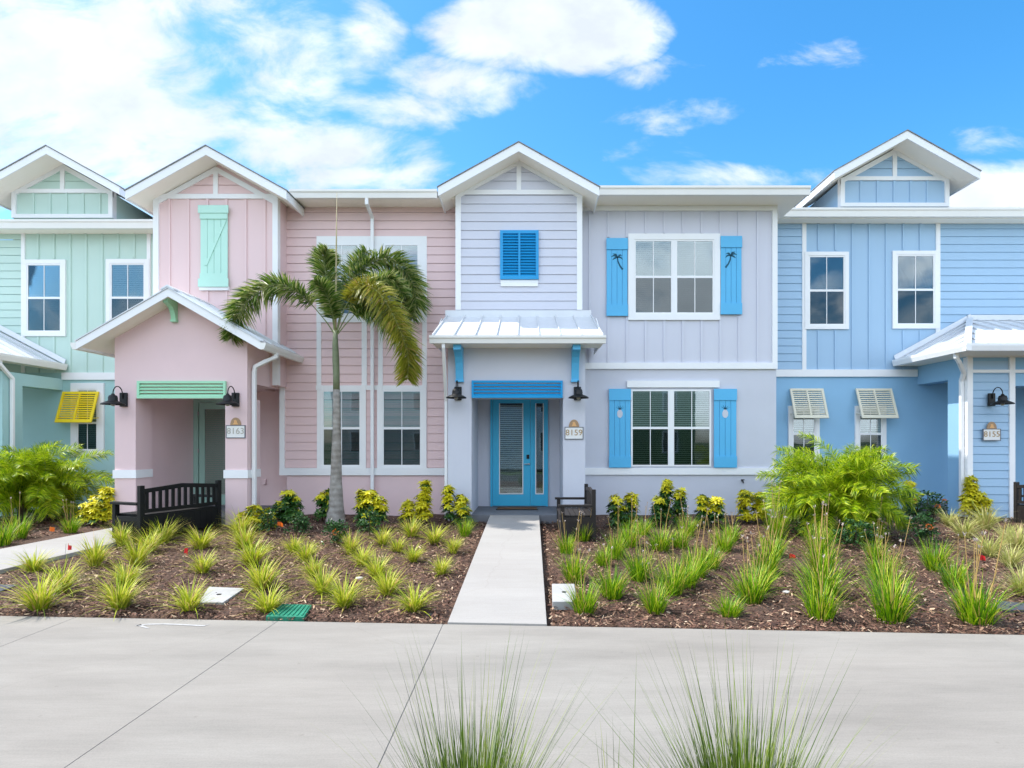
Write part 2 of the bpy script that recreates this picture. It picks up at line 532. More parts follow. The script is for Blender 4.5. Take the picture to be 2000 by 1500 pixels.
def bay_front(house, key, x0, x1, z0, zw, Y, s, cx, zpk, band_h=0.11, lap_lower=True, corner=0.115, start=0.2):
    """siding, trim and gable triangle of a bay; zw = where the level band sits, zpk = triangle peak under the soffit"""
    side = HM[key]['side']
    m = MB()
    if lap_lower: lap_rows(m, x0+corner, x1-corner, z0, zw, Y)
    else:
        sheet(m, x0+corner, x1-corner, z0, zw, Y); battens(m, x0+corner, x1-corner, z0, zw, Y, 0.45, start)
    sl = s
    xl = lambda z: max(x0+corner, cx-(zpk-z)/sl); xr = lambda z: min(x1-corner, cx+(zpk-z)/sl)
    lap_rows(m, 0, 0, zw+band_h, zpk, Y, 0.208, xl, xr)
    m.build('siding', side, house, fix=False)
    t = MB()
    t.box(x0-.012, x0+corner, Y-.045, Y+.10, z0, zw+band_h+.03)
    t.box(x1-corner, x1+.012, Y-.045, Y+.10, z0, zw+band_h+.03)
    t.box(x0+corner, x1-corner, Y-.042, Y, zw, zw+band_h)
    b = 0.12
    t.prism([(cx, zpk+.01),(cx, zpk-b),(x0+corner+.0, zpk-b-sl*(cx-x0-corner)),(x0+corner, zpk+.01-sl*(cx-x0-corner))], Y-.036, Y-.001)
    t.prism([(cx, zpk+.01),(x1-corner, zpk+.01-sl*(x1-corner-cx)),(x1-corner, zpk-b-sl*(x1-corner-cx)),(cx, zpk-b)], Y-.036, Y-.001)
    t.box(cx-.055, cx+.055, Y-.040, Y, zw+band_h, zpk-b+.03)
    t.build('trim', M_white, house)

def gutter_x(house, x0, x1, yf, zt, h=0.19, depth=0.13):
    m = MB()
    m.prism_x([(yf,zt),(yf,zt-.05),(yf+.025,zt-.08),(yf+.04,zt-h),(yf+depth,zt-h),(yf+depth,zt)], x0, x1)
    return m.build('gutter', M_cream, house)

def downspout(house, pts, r=0.055):
    m = MB(); m.tube(pts, r, 4, R(45))
    return m.build('downspout', M_white, house, bevel=0.012)

def bracket(house, x, y, z0, z1, reach, w, mat):
    pts = [(y, z1), (y, z0)]
    prof = [(y,z1),(y-reach,z1),(y-reach,z1-.11)]
    for t in (0.2,0.4,0.6,0.8):
        an = t*math.pi/2
        prof.append((y-reach+.03+(reach-.13)*math.sin(an), z1-.13-(z1-z0-.2)*(1-math.cos(an))))
    prof += [(y-.085, z0+.05),(y-.085,z0),(y,z0)]
    m = MB(); m.prism_x(prof, x-w/2, x+w/2)
    m.box(x-w/2-.01, x+w/2+.01, y-.1, y-.002, z0-.02, z0+.03)
    return m.build('bracket', mat, house)

# ================================================================== GROUND
def gz(Y):
    if Y <= 6.3: return -0.39
    if Y >= 13.2: return -0.15
    return -0.39 + (Y-6.3)/(13.2-6.3)*0.24
def edgeY(X): return 6.43 - 0.060*(X+0.35)          # sidewalk back edge, slightly askew to the houses
def gpt(px, py):
    """pixel on the ground -> world point"""
    Y = 9.0
    for _ in range(40): Y = F*(CZ-gz(Y))/(py-CY)
    return (xs(px, Y), Y, gz(Y))

M_lawn = paint('far_turf', (0.07, 0.11, 0.03), 0.9, 0.4, 3, 0.5, 30)
g = MB(); g.quad((-1500,-1500,-0.75),(1500,-1500,-0.75),(1500,1500,-0.75),(-1500,1500,-0.75))
structure(g.build('ground', M_lawn))

def mulch_mat():
    m, nt, N, L, p = new_mat('bark_mulch')
    tc = N.new('ShaderNodeTexCoord')
    v = N.new('ShaderNodeTexVoronoi'); v.inputs['Scale'].default_value = 26
    mp = N.new('ShaderNodeMapping'); mp.inputs['Scale'].default_value = (1, 1.7, 1); mp.inputs['Rotation'].default_value = (0,0,0.6)
    n = N.new('ShaderNodeTexNoise'); n.inputs['Scale'].default_value = 14; n.inputs['Detail'].default_value = 8
    L.new(tc.outputs['Object'], mp.inputs[0]); L.new(mp.outputs[0], v.inputs['Vector']); L.new(tc.outputs['Object'], n.inputs['Vector'])
    r = N.new('ShaderNodeValToRGB')
    els = r.color_ramp.elements
    els[0].position = 0.1; els[0].color = (0.032, 0.016, 0.010, 1)
    els[1].position = 0.9; els[1].color = (0.20, 0.108, 0.066, 1)
    e = els.new(0.5); e.color = (0.095, 0.050, 0.031, 1)
    mx = N.new('ShaderNodeMix'); mx.data_type = 'FLOAT'; mx.inputs[0].default_value = 0.5
    sp = N.new('ShaderNodeSeparateColor'); L.new(v.outputs['Color'], sp.inputs[0])
    L.new(sp.outputs[0], mx.inputs[2]); L.new(n.outputs[0], mx.inputs[3])
    L.new(mx.outputs[0], r.inputs[0]); L.new(r.outputs[0], p.inputs['Base Color'])
    p.inputs['Roughness'].default_value = 0.9
    b = N.new('ShaderNodeBump'); b.inputs['Strength'].default_value = 0.9; b.inputs['Distance'].default_value = 0.04
    L.new(v.outputs['Distance'], b.inputs['Height']); L.new(b.outputs[0], p.inputs['Normal'])
    return m
M_mulch = mulch_mat()

def mulch_bed():
    nx, ny = 150, 46
    vs = []; rs = np.random.RandomState(3)
    for j in range(ny+1):
        for i in range(nx+1):
            X = -20 + 40*i/nx
            e = edgeY(X) if abs(X) < 14 else edgeY(math.copysign(14, X))
            t = j/ny
            Y = e + 0.0 + (17.0-e)*t
            h = rs.normal(0, 0.012) + 0.012*math.sin(X*2.1+Y*1.3)
            z = gz(Y) - 0.01 + h*(1 if 0 < j < ny else 0.2)
            if j == 0: z -= 0.02
            if -1.05 < X < .3 and Y < 13.2: z -= 0.06        # bedding under the walkway
            vs.append((X, Y, z))
    fs = [(j*(nx+1)+i, j*(nx+1)+i+1, (j+1)*(nx+1)+i+1, (j+1)*(nx+1)+i) for j in range(ny) for i in range(nx)]
    m = MB(); m.add(vs, fs)
    return structure(m.build('mulch_bed', M_mulch, smooth=True, fix=False))
mulch_bed()

def concrete_mat(name, col, dirt=0.19):
    m, nt, N, L, p = new_mat(name)
    tc = N.new('ShaderNodeTexCoord')
    mp = N.new('ShaderNodeMapping'); mp.inputs['Rotation'].default_value = (0,0,R(12)); mp.inputs['Scale'].default_value = (0.5, 2.2, 1)
    L.new(tc.outputs['Object'], mp.inputs[0])
    n1 = N.new('ShaderNodeTexNoise'); n1.inputs['Scale'].default_value = 1.1; n1.inputs['Detail'].default_value = 9; n1.inputs['Roughness'].default_value = 0.65
    L.new(mp.outputs[0], n1.inputs['Vector'])
    n2 = N.new('ShaderNodeTexNoise'); n2.inputs['Scale'].default_value = 85; n2.inputs['Detail'].default_value = 5
    L.new(tc.outputs['Object'], n2.inputs['Vector'])
    n3 = N.new('ShaderNodeTexNoise'); n3.inputs['Scale'].default_value = 0.33; n3.inputs['Detail'].default_value = 3
    L.new(tc.outputs['Object'], n3.inputs['Vector'])
    r = N.new('ShaderNodeValToRGB')
    r.color_ramp.elements[0].position = 0.28; r.color_ramp.elements[0].color = (*[c*(1-dirt) for c in col], 1)
    r.color_ramp.elements[1].position = 0.70; r.color_ramp.elements[1].color = (*[c*(1+dirt*.45) for c in col], 1)
    L.new(n1.outputs[0], r.inputs[0])
    mx = N.new('ShaderNodeMix'); mx.data_type = 'RGBA'; mx.blend_type = 'MULTIPLY'; mx.inputs[0].default_value = 0.32
    L.new(r.outputs[0], mx.inputs[6]); 
    r2 = N.new('ShaderNodeValToRGB'); r2.color_ramp.elements[0].position = .35; r2.color_ramp.elements[1].position = .62
    r2.color_ramp.elements[0].color = (.72,.71,.7,1)
    L.new(n2.outputs[0], r2.inputs[0]); L.new(r2.outputs[0], mx.inputs[7])
    mx2 = N.new('ShaderNodeMix'); mx2.data_type = 'RGBA'; mx2.blend_type = 'MULTIPLY'; mx2.inputs[0].default_value = 0.5
    r3 = N.new('ShaderNodeValToRGB'); r3.color_ramp.elements[0].position = .4; r3.color_ramp.elements[1].position = .6
    r3.color_ramp.elements[0].color = (.93,.90,.885,1)
    L.new(n3.outputs[0], r3.inputs[0])
    L.new(mx.outputs[2], mx2.inputs[6]); L.new(r3.outputs[0], mx2.inputs[7])
    vo = N.new('ShaderNodeTexVoronoi'); vo.feature = 'DISTANCE_TO_EDGE'; vo.inputs['Scale'].default_value = 0.30
    wn = N.new('ShaderNodeTexNoise'); wn.inputs['Scale'].default_value = 1.6; wn.inputs['Detail'].default_value = 6
    L.new(tc.outputs['Object'], wn.inputs['Vector'])
    wm = N.new('ShaderNodeMix'); wm.data_type = 'VECTOR'; wm.inputs[0].default_value = 0.28
    L.new(tc.outputs['Object'], wm.inputs[4]); L.new(wn.outputs['Color'], wm.inputs[5]); L.new(wm.outputs[1], vo.inputs['Vector'])
    cr = N.new('ShaderNodeValToRGB'); cr.color_ramp.elements[0].position = 0.0; cr.color_ramp.elements[1].position = 0.0035
    cr.color_ramp.elements[0].color = (.93,.925,.92,1); cr.color_ramp.elements[1].color = (1,1,1,1)
    L.new(vo.outputs['Distance'], cr.inputs[0])
    sp = N.new('ShaderNodeTexVoronoi'); sp.inputs['Scale'].default_value = 3.1; sp.inputs['Randomness'].default_value = 1
    L.new(tc.outputs['Object'], sp.inputs['Vector'])
    sr = N.new('ShaderNodeValToRGB'); sr.color_ramp.elements[0].position = 0.03; sr.color_ramp.elements[1].position = 0.06
    sr.color_ramp.elements[0].color = (.86,.85,.83,1); sr.color_ramp.elements[1].color = (1,1,1,1)
    L.new(sp.outputs['Distance'], sr.inputs[0])
    mp4 = N.new('ShaderNodeMapping'); mp4.inputs['Scale'].default_value = (3, 70, 1); mp4.inputs['Rotation'].default_value = (0,0,R(4))
    L.new(tc.outputs['Object'], mp4.inputs[0])
    n4 = N.new('ShaderNodeTexNoise'); n4.inputs['Scale'].default_value = 1.5; n4.inputs['Detail'].default_value = 4
    L.new(mp4.outputs[0], n4.inputs['Vector'])
    br = N.new('ShaderNodeValToRGB'); br.color_ramp.elements[0].position = .35; br.color_ramp.elements[1].position = .65
    br.color_ramp.elements[0].color = (.93,.93,.93,1)
    L.new(n4.outputs[0], br.inputs[0])
    last = mx2.outputs[2]
    for src in (cr, sr, br):
        mm = N.new('ShaderNodeMix'); mm.data_type = 'RGBA'; mm.blend_type = 'MULTIPLY'; mm.inputs[0].default_value = 0.8
        L.new(last, mm.inputs[6]); L.new(src.outputs[0], mm.inputs[7]); last = mm.outputs[2]
    L.new(last, p.inputs['Base Color'])
    p.inputs['Roughness'].default_value = 0.85
    p.inputs['Specular IOR Level'].default_value = 0.25
    b = N.new('ShaderNodeBump'); b.inputs['Strength'].default_value = 0.25; b.inputs['Distance'].default_value = 0.004
    L.new(n2.outputs[0], b.inputs['Height']); L.new(b.outputs[0], p.inputs['Normal'])
    return m
M_concrete = concrete_mat('broom_concrete', (0.292, 0.272, 0.240))
M_walk = concrete_mat('smooth_walk_concrete', (0.365, 0.349, 0.325), 0.09)
M_joint = paint('joint_dirt', (0.225, 0.214, 0.195), 0.9, 0.3, 5)

def sidewalk():
    zt = -0.39
    def on(px, py):
        Y = F*(CZ-zt)/(py-CY); return (xs(px,Y), Y)
    lines = []
    for a, b in (((150,1205),(0,1263)), ((525,1225),(125,1500)), ((866,1218),(738,1500))):
        A, B = on(*a), on(*b); lines.append((A, ((B[0]-A[0])/(B[1]-A[1]))))
    def lx(k, Y): A, s = lines[k]; return A[0] + s*(Y-A[1])
    YB = -6.0
    gaps = [0.002, 0.002, 0.0035]
    m = MB()
    bounds = [(lambda Y: -22.0, 0)] + [((lambda Y, k=k: lx(k, Y)), gaps[k]) for k in range(3)] + [(lambda Y: 22.0, 0)]
    for i in range(4):
        (fa, ga), (fb, gb) = bounds[i], bounds[i+1]
        # far edge: where each bound meets the bed edge
        def far(f):
            Y = 6.5
            for _ in range(8): Y = edgeY(max(-14, min(14, f(Y))))
            return f(Y), Y
        xa, ya = far(fa); xb, yb = far(fb)
        near = 3.3
        p = [(fa(near)+ga, near, zt), (fb(near)-gb, near, zt), (xb-gb, yb, zt), (xa+ga, ya, zt)]
        if i == 0: p = [(-22,near,zt),(fb(near)-gb,near,zt),(xb-gb,yb,zt),(-14,edgeY(-14),zt),(-22,edgeY(-14),zt)]
        if i == 3: p = [(fa(near)+ga,near,zt),(22,near,zt),(22,edgeY(14),zt),(14,edgeY(14),zt),(xa+ga,ya,zt)]
        m.slab(p, 0.10)
    o = structure(m.build('sidewalk', M_concrete, bevel=0.004))
    j = MB(); j.quad((-22,3.31,zt-.012),(22,3.31,zt-.012),(22,edgeY(14)-.02,zt-.012),(-22,edgeY(14)-.02,zt-.012))
    jj = MB()
    for k in range(3):
        Ye = edgeY(lx(k, 6.4))-.01
        g_ = gaps[k] + .002
        jj.quad((lx(k,3.32)-g_,3.32,zt-.006),(lx(k,3.32)+g_,3.32,zt-.006),(lx(k,Ye)+g_,Ye,zt-.006),(lx(k,Ye)-g_,Ye,zt-.006))
    ob = jj.build('joint_filler', M_joint, o, fix=False)
    return o
sidewalk()

def near_bed():
    m = MB(); m.slab([(-22,-1.5,-.42),(22,-1.5,-.42),(22,3.28,-.42),(-22,3.28,-.42)], .1)
    return structure(m.build('foreground_bed', M_mulch))
near_bed()
m = MB(); m.slab([(-300,-9,-.5),(300,-9,-.5),(300,-1.6,-.5),(-300,-1.6,-.5)], .1)
structure(m.build('road', paint('asphalt', (0.06,0.06,0.062), .9, .3, 8, .4, 60)))

# front walks
def walkway(name, pts_far, pts_near, mat, zf, zn, th=.16):
    (fl, fr), (nl, nr) = pts_far, pts_near
    m = MB()
    m.slab([(nl[0],nl[1],zn),(nr[0],nr[1],zn),(fr[0],fr[1],zf),(fl[0],fl[1],zf)], th)
    return structure(m.build(name, mat, bevel=.006))
Yf, Yn = 13.05, 6.46
walkway('white_house_walkway', ((xs(957,13.05),13.05),(xs(1053,13.05),13.05)),
        ((xs(874,6.46),edgeY(xs(874,6.46))+.006),(xs(1068,6.44),edgeY(xs(1068,6.44))+.006)), M_walk, -0.004, -0.368)
def pink_path():
    def at(px, py):
        Y = 9.0
        for _ in range(40): Y = F*(CZ-gz(Y)-.055)/(py-CY)
        return (xs(px,Y), Y, gz(Y)+.055)
    a, b = at(0,1072), at(0,1113)
    m = MB()
    fl, fr = at(232,1028), at(240,1056)
    ext = lambda p,q,k: (p[0]+(p[0]-q[0])*k, p[1]+(p[1]-q[1])*k, p[2]+(p[2]-q[2])*k)
    m.slab([ext(b,fr,.8), fr, (-7.6,12.72,-.02), (-8.9,12.72,-.02), fl, ext(a,fl,.8)], .14)
    structure(m.build('pink_house_path', M_walk, bevel=.006))
pink_path()

# ================================================================== HOUSES
YW, YB, YP, YS = 14.4, 13.9, 13.2, 15.7
YPK = 12.76
BACK = 25.0

def main_roof(house, x0, x1, yf, zt, ridge=21.0, s=0.30):
    m = MB()
    zt -= .02; yf += .05
    m.slab([(x0,yf,zt),(x1,yf,zt),(x1,ridge,zt+s*(ridge-yf)),(x0,ridge,zt+s*(ridge-yf))], .06)
    m.slab([(x0,ridge,zt+s*(ridge-yf)),(x1,ridge,zt+s*(ridge-yf)),(x1,2*ridge-yf,zt),(x0,2*ridge-yf,zt)], .06)
    return m.build('roof', M_shingle, house)

# ---------------------------------------------------------------- pink townhouse
def pink_house():
    H = thing('townhouse', (-5.4,14.4,0), 'pink two-storey townhouse with a gabled porch and mint green shutter', 'townhouse', world_parts=True)
    side, stu = HM['pink']['side'], HM['pink']['stucco']
    bx0, bx1 = xs(302,YB), xs(543,YB)
    px0, px1 = xs(224,YPK), xs(483,YPK)
    pin0, pin1 = xs(265,YPK), xs(440,YPK)
    mx0, mx1 = xs(549,YW), -1.76
    ze = zs(405,YW)                       # soffit level
    # walls: bay box, main box, ground floor behind porch
    w = MB()
    w.box(bx0, bx1, YB, BACK, 2.95, 7.55)
    cx = (bx0+bx1)/2
    w.prism([(bx0,7.551),(bx1,7.551),(cx,7.551+.555*(bx1-cx))], YB, YB+.25)
    w.box(bx1+.001, mx1, YW, BACK, -.4, 7.36)
    w.box(bx0, bx1, 15.1, BACK-.01, -.4, 2.949)
    # porch: front gable wall, pillars, left wall, beam
    zo = zs(778,YPK)                       # opening head
    pcx = xs(328,12.3); zaP = zs(563,12.3)-.17+.033; zgl = zaP-.575*(pcx-px0); zgr = zaP-.575*(px1-pcx); zg = 3.70; pk = zaP
    w.box(px0, pin0, YPK, YPK+.55, -.25, zo)
    w.box(pin1, px1, YPK, YPK+.60, -.25, zo)
    w.box(px0, px1, YPK, YPK+.22, zo, zg)
    w.prism([(px0,zg),(px1,zg),(px1,zgr),(pcx,pk),(px0,zgl)], YPK, YPK+.22)
    w.box(px0+.01, pin0-.06, YPK+.55, 15.1, -.25, zo)        # left side wall
    w.box(px0+.01, pin0-.06, YPK+.22, 15.099, zo, zg-.02)
    w.box(px1-.42, px1-.005, YPK+.22, YW-.001, 2.91, zgr-.01)  # right side beam
    w.box(pin0-.059, px1-.421, YPK+.22, 15.099, 2.915, 2.945)    # ceiling
    w.build('wall', stu, H)
    # porch trim bands round the pillars
    b = MB(); zb0, zb1 = zs(934,YPK), zs(918,YPK)
    for a, c, dd in ((px0,pin0,.55),(pin1,px1,.60)):
        b.box(a-.025, c+.004, YPK-.03, YPK-.001, zb0, zb1)
        b.box(c+.001, c+.025, YPK-.029, YPK+dd-.01, zb0+.002, zb1-.002)
    # main wall trim
    zband = zs(914,YW)
    b.box(mx0-.02, mx1, YW-.058, YW-.001, zs(928,YW), zband)
    b.box(mx0-.02, mx0+.10, YW-.048, YW+.02, zband+.002, ze)
    # window surround: upper twin and the strips down to the lower pair
    def V(p0,p1,q0,q1,o=.030): b.box(xs(p0,YW), xs(p1,YW), YW-o, YW-.001, zs(q1,YW), zs(q0,YW))
    V(619,834,462,477,.032); V(619,834,616,630,.032)
    V(619,634,477,616); V(819,834,477,616); V(702,750,477,616,.029)
    V(619,628,630.2,752.8,.028); V(707,717,630.2,752.8,.028); V(739,748,630.2,752.8,.028); V(825,834,630.2,752.8,.028)
    V(618,834,753,761.8,.034)
    b.build('trim', M_white, H)
    # siding, main
    m = MB(); lap_rows(m, mx0+.10, mx1, zband, ze, YW)
    m.build('siding', side, H, fix=False)
    bay_front(H, 'pink', bx0, bx1, 2.96, zs(389,YB), YB, .555, cx, zs(327,YB), lap_lower=False, start=.24)
    # windows
    window(H, 634,702,477,616, YW, casing=0); window(H, 750,819,477,616, YW, casing=0)
    window(H, 630,706,762,911, YW, casing=.12, no_top=True); window(H, 747,824,762,911, YW, casing=.12, no_top=True)
    # blind mint board shutter on the bay with a sill
    sh = board_shutter(H, 394,447,408,557, YB, M_mint_shut, zbrace=True)
    q = MB(); q.box(xs(392,YB), xs(449,YB), YB-.07, YB-.004, zs(568,YB), zs(561,YB)); q.build('sill', M_white, H)
    # roofs
    gable_roof(H, xs(402,13.35), 1.83, zs(285,13.35), .555, 13.35, 17.5, YB)
    main_roof(H, bx1+.3, mx1, 13.72, 7.50)
    s = MB(); s.slab([(bx1+.012,13.86,ze+.02),(mx1,13.86,ze+.02),(mx1,YW-.001,ze+.02),(bx1+.012,YW-.001,ze+.02)], .02)
    s.build('soffit', M_soffx, H)
    gutter_x(H, bx1+.335, xs(853,13.72), 13.72, zs(369,13.72))
    # porch roof
    zep = gable_roof(H, xs(328,12.3), 1.92, zs(563,12.3), .575, 12.3, 14.38, YPK, metal=True, d=.17)
    ex = xs(328,12.3)+1.92
    gm = MB(); gm.prism([(ex,zep-.03),(ex+.12,zep-.03),(ex+.12,zep-.08),(ex+.08,zep-.17),(ex,zep-.17)], 12.30, 14.39)
    lx = xs(328,12.3)-1.92
    gm.build('gutter', M_cream, H); gm = MB()
    gm.prism([(lx,zep-.03),(lx-.12,zep-.03),(lx-.12,zep-.08),(lx-.08,zep-.17),(lx,zep-.17)], 12.30, 15.3)
    gm.build('gutter', M_cream, H)
    # bracket under the peak
    bracket(H, xs(343,YPK), YPK, zs(628,YPK), zs(588,YPK), .36, .10, M_green_shut)
    # louvred header
    l = MB(); louver(l, xs(267,YPK-.06), xs(440,YPK-.06), zs(778,YPK-.06), zs(744,YPK-.06), YPK-.06, 4, 1, .05, .055, .05)
    l.build('louvred_header', M_green_shut, H)
    # door
    Yd = 15.1; dx0 = pin0-.058
    d = MB()
    d.box(dx0, dx0+.12, Yd-.06, Yd, 0, 2.75); d.box(dx0+1.32, dx0+1.42, Yd-.06, Yd, 0, 2.75); d.box(dx0+.12, dx0+1.32, Yd-.058, Yd, 2.63, 2.75)
    d.box(dx0+.14, dx0+.28, Yd-.045, Yd, .02, 2.62); d.box(dx0+1.16, dx0+1.30, Yd-.045, Yd, .02, 2.62)
    d.box(dx0+.28, dx0+1.16, Yd-.044, Yd, .02, .28); d.box(dx0+.28, dx0+1.16, Yd-.044, Yd, 2.46, 2.62)
    D = d.build('door', M_mintdoor, H)
    MB().box(dx0+.28, dx0+1.16, Yd-.033, Yd-.028, .28, 2.46).build('pane', M_glass_clear, D)
    bl = MB(); z = 2.44
    while z > .3:
        bl.quad((dx0+.30,Yd-.024,z),(dx0+1.14,Yd-.024,z),(dx0+1.14,Yd-.008,z-.042),(dx0+.30,Yd-.008,z-.042)); z -= .05
    bl.build('blind', paint('greenish_blind', (.42,.52,.44), .6, .03), D, fix=False)
    hb = MB()
    for z in (.4,1.35,2.3): hb.box(dx0+.115, dx0+.145, Yd-.075, Yd-.06, z, z+.1)
    hb.build('hinge', M_steel, D)
    # porch floor
    sl = MB(); sl.box(px0+.1, px1-.1, YPK+.56, 15.09, -.2, 0); sl.box(pin0+.004, pin1-.004, YPK-.03, YPK+.559, -.2, -.001); sl.build('porch_slab', M_slab, H)
    # downspouts
    xg = xs(716,13.78)
    downspout(H, [(xg,13.80,zs(386,13.8)),(xg,13.80,zs(398,13.8)),(xs(727,14.3),14.31,zs(425,14.3)),(xs(727,14.3),14.31,zs(440,14.3)),(xs(727,14.3),14.31,-.08)])
    Ydn = 12.95; xg = ex+.06
    downspout(H, [(xg,Ydn,zep-.15),(xg,Ydn,zep-.24),(px1+.30,Ydn,zep-.34),(px1+.085,Ydn,zep-.45),(px1+.06,Ydn,zep-.58),(px1+.06,Ydn,-.12)], .06)
    downspout(H, [(lx-.06,13.9,zep-.16),(lx-.06,13.9,zep-.26),(px0-.05,13.9,zep-.45),(px0-.05,13.9,-.1)], .05)
    # outlet cover low on the wall
    o = MB(); Yo=YW; xo=xs(551,Yo)-.06
    o2 = MB(); o2.prism_x([(YPK+1.2,.0),(YPK+1.2,0.0),(YPK+1.2,0)],0,0) if False else None
    return H
PINK = pink_house()

# ---------------------------------------------------------------- white townhouse
def white_house():
    H = thing('townhouse', (2.1,14.4,0), 'pale lavender-white townhouse with blue shutters and a metal-roofed entry, in the middle', 'townhouse', world_parts=True)
    side, stu = HM['white']['side'], HM['white']['stucco']
    bx0, bx1 = xs(891,YB), xs(1136,YB)
    px0, px1 = xs(875,YP), xs(1143,YP)
    i0, i1 = xs(921,YP), xs(1100,YP)
    x1 = xs(1516,YW); ze = zs(403,YW)
    zo = zs(777,YP)
    w = MB(); cx = (bx0+bx1)/2
    w.box(bx0, bx1, YB, BACK, 3.75, 7.6)
    w.prism([(bx0,7.601),(bx1,7.601),(cx,7.601+.555*(bx1-cx))], YB, YB+.25)
    w.box(px1+.002, x1, YW, BACK-.02, -.4, 3.749); w.box(bx1+.002, x1, YW, BACK-.02, 3.75, 7.36)
    w.box(px0, px1, 14.89, BACK-.03, -.4, 3.748)
    w.box(px0, i0, YP, YP+.45, -.3, zo); w.box(i1, px1, YP, YP+.45, -.3, zo)
    w.box(px0, px1, YP, YP+.45, zo, 3.76)
    w.box(px0+.001, i0-.001, YP+.451, 14.889, -.3, 3.74); w.box(i1+.001, px1-.001, YP+.451, 14.889, -.3, 3.74)
    w.box(i0, i1, YP+.451, 14.889, 2.95, 3.05)
    w.build('wall', stu, H)
    # upper main wall: board and batten
    m = MB(); zb1, zb0 = zs(709,YW), zs(721,YW)
    wx0, wx1, wz0, wz1 = xs(1226,YW), xs(1406,YW), zs(626,YW), zs(456,YW)
    sheet(m, bx1+.014, x1-.11, zb1, ze-.12, YW)
    battens(m, bx1, x1-.11, zb1, ze-.13, YW, .456, .24, skip=((wx0,wx1,wz0,wz1),(xs(1183,YW),xs(1448,YW),zs(619,YW),zs(464,YW))))
    m.build('siding', side, H, fix=True)
    t = MB()
    t.box(bx1+.014, x1+.012, YW-.05, YW-.001, ze-.12, ze-.001)
    t.box(x1-.11, x1+.012, YW-.052, YW+.12, zb1, ze-.121)
    t.box(px1+.002, x1+.012, YW-.055, YW-.001, zb0, zb1)
    t.box(px1+.002, x1+.012, YW-.045, YW-.001, zs(927,YW), zs(914,YW))
    t.box(xs(1224,YW), xs(1404,YW), YW-.06, YW-.001, zs(757,YW), zs(744,YW))
    t.build('trim', M_white, H)
    bay_front(H, 'white', bx0, bx1, zs(606,YB), zs(381,YB), YB, .555, cx, zs(313,YB))
    # base flashing of bay above the porch roof
    f = MB(); f.box(bx0-.25, bx1+.22, YB-.055, YB-.003, zs(622,YB), zs(607,YB)); f.box(bx0-.12, bx1+.06, YB-.085, YB-.056, zs(622,YB), zs(614,YB))
    f.build('flashing', M_metal, H)
    window(H, 1238,1394,469,614, YW, cols=2, casing=.145)
    window(H, 1232,1388,761,911, YW, cols=2, casing=0)
    for a, b, c, d, k in ((1184,1225,467,618,'palm'),(1406,1447,463,615,'palm_r')): board_shutter(H, a,b,c,d, YW, M_sky, k)
    for a, b, c, d in ((1189,1231,760,913),(1393,1437,760,913)): board_shutter(H, a,b,c,d, YW, M_sky, 'pineapple')
    # louvred blind shutter on bay
    l = MB(); louver(l, xs(977,YB), xs(1052,YB), zs(547,YB), zs(452,YB), YB-.09, 15, 2, .07, .05, .075)
    l.box(xs(978,YB), xs(1051,YB), YB-.042, YB-.02, zs(546,YB), zs(453,YB))
    l.build('louvred_shutter', M_azure, H)
    q = MB(); q.box(xs(978,YB), xs(1051,YB), YB-.05, YB-.021, zs(560,YB), zs(547.5,YB)); q.build('sill', M_white, H)
    gable_roof(H, xs(1013,13.35), 1.83, zs(278,13.35), .555, 13.35, 17.5, YB)
    main_roof(H, bx1+.03, x1+.1, 13.66, 7.51)
    s = MB(); s.slab([(bx1+.012,13.80,ze+.02),(x1+.45,13.80,ze+.02),(x1+.45,YW-.001,ze+.02),(bx1+.012,YW-.001,ze+.02)], .02)
    s.slab([(x1+.012,YW,ze+.02),(x1+.45,YW,ze+.02),(x1+.45,16.5,ze+.02),(x1+.012,16.5,ze+.02)], .02)
    s.build('soffit', M_soffx, H)
    gutter_x(H, bx1+.39, x1+.5, 13.66, zs(362,13.66), .2)
    # shed roof over the entry
    yg = 12.5; zg = zs(655,yg); zt = zs(617,YB); gx0, gx1 = xs(838,yg), xs(1184,yg); tx0, tx1 = xs(872,YB), xs(1156,YB)
    r = MB(); r.slab([(gx0+.03,yg+.08,zg+.0),(gx1-.03,yg+.08,zg),(tx1,YB-.003,zt),(tx0,YB-.003,zt)], .04)
    rf = r.build('porch_roof', M_metal, H)
    rb = MB(); n = 8
    for k in range(n+1):
        t_ = k/n; a = gx0+.06+(gx1-gx0-.12)*t_; b = tx0+.03+(tx1-tx0-.06)*t_
        for dx in (-.011,): rb.add([(a-.011,yg+.07,zg),(a+.011,yg+.07,zg),(b+.011,YB-.004,zt),(b-.011,YB-.004,zt),
                (a-.011,yg+.07,zg+.045),(a+.011,yg+.07,zg+.045),(b+.011,YB-.004,zt+.045),(b-.011,YB-.004,zt+.045)],
                [(0,1,2,3),(4,5,6,7),(0,1,5,4),(1,2,6,5),(2,3,7,6),(3,0,4,7)])
    rb.build('standing_seam', M_metal, rf)
    gutter_x(H, gx0, gx1, yg, zg+.005, .165, .12)
    so = MB(); zsof = zs(680,YP)
    so.slab([(gx0+.05,yg+.121,zsof+.02),(gx1-.05,yg+.121,zsof+.02),(gx1-.05,YP-.001,zsof+.02),(gx0+.05,YP-.001,zsof+.02)], .02)
    so.build('soffit', M_soffx, H)
    # cheeks closing the shed ends
    for xa, xb in ((gx0+.05,gx0+.075),(gx1-.075,gx1-.05)):
        ck = MB()
        ck.prism_x([(yg+.12,zsof+.021),(YB+.4,zsof+.021),(YB+.4,zt-.28),(YB-.02,zt-.06),(yg+.12,zg-.06)], xa, xb)
        ck.build('fascia', M_white, H)
    for pxb in (895.5, 1124.5): bracket(H, xs(pxb, 12.95), YP, zs(745,YP), zsof-.001, .52, .165, M_sky)
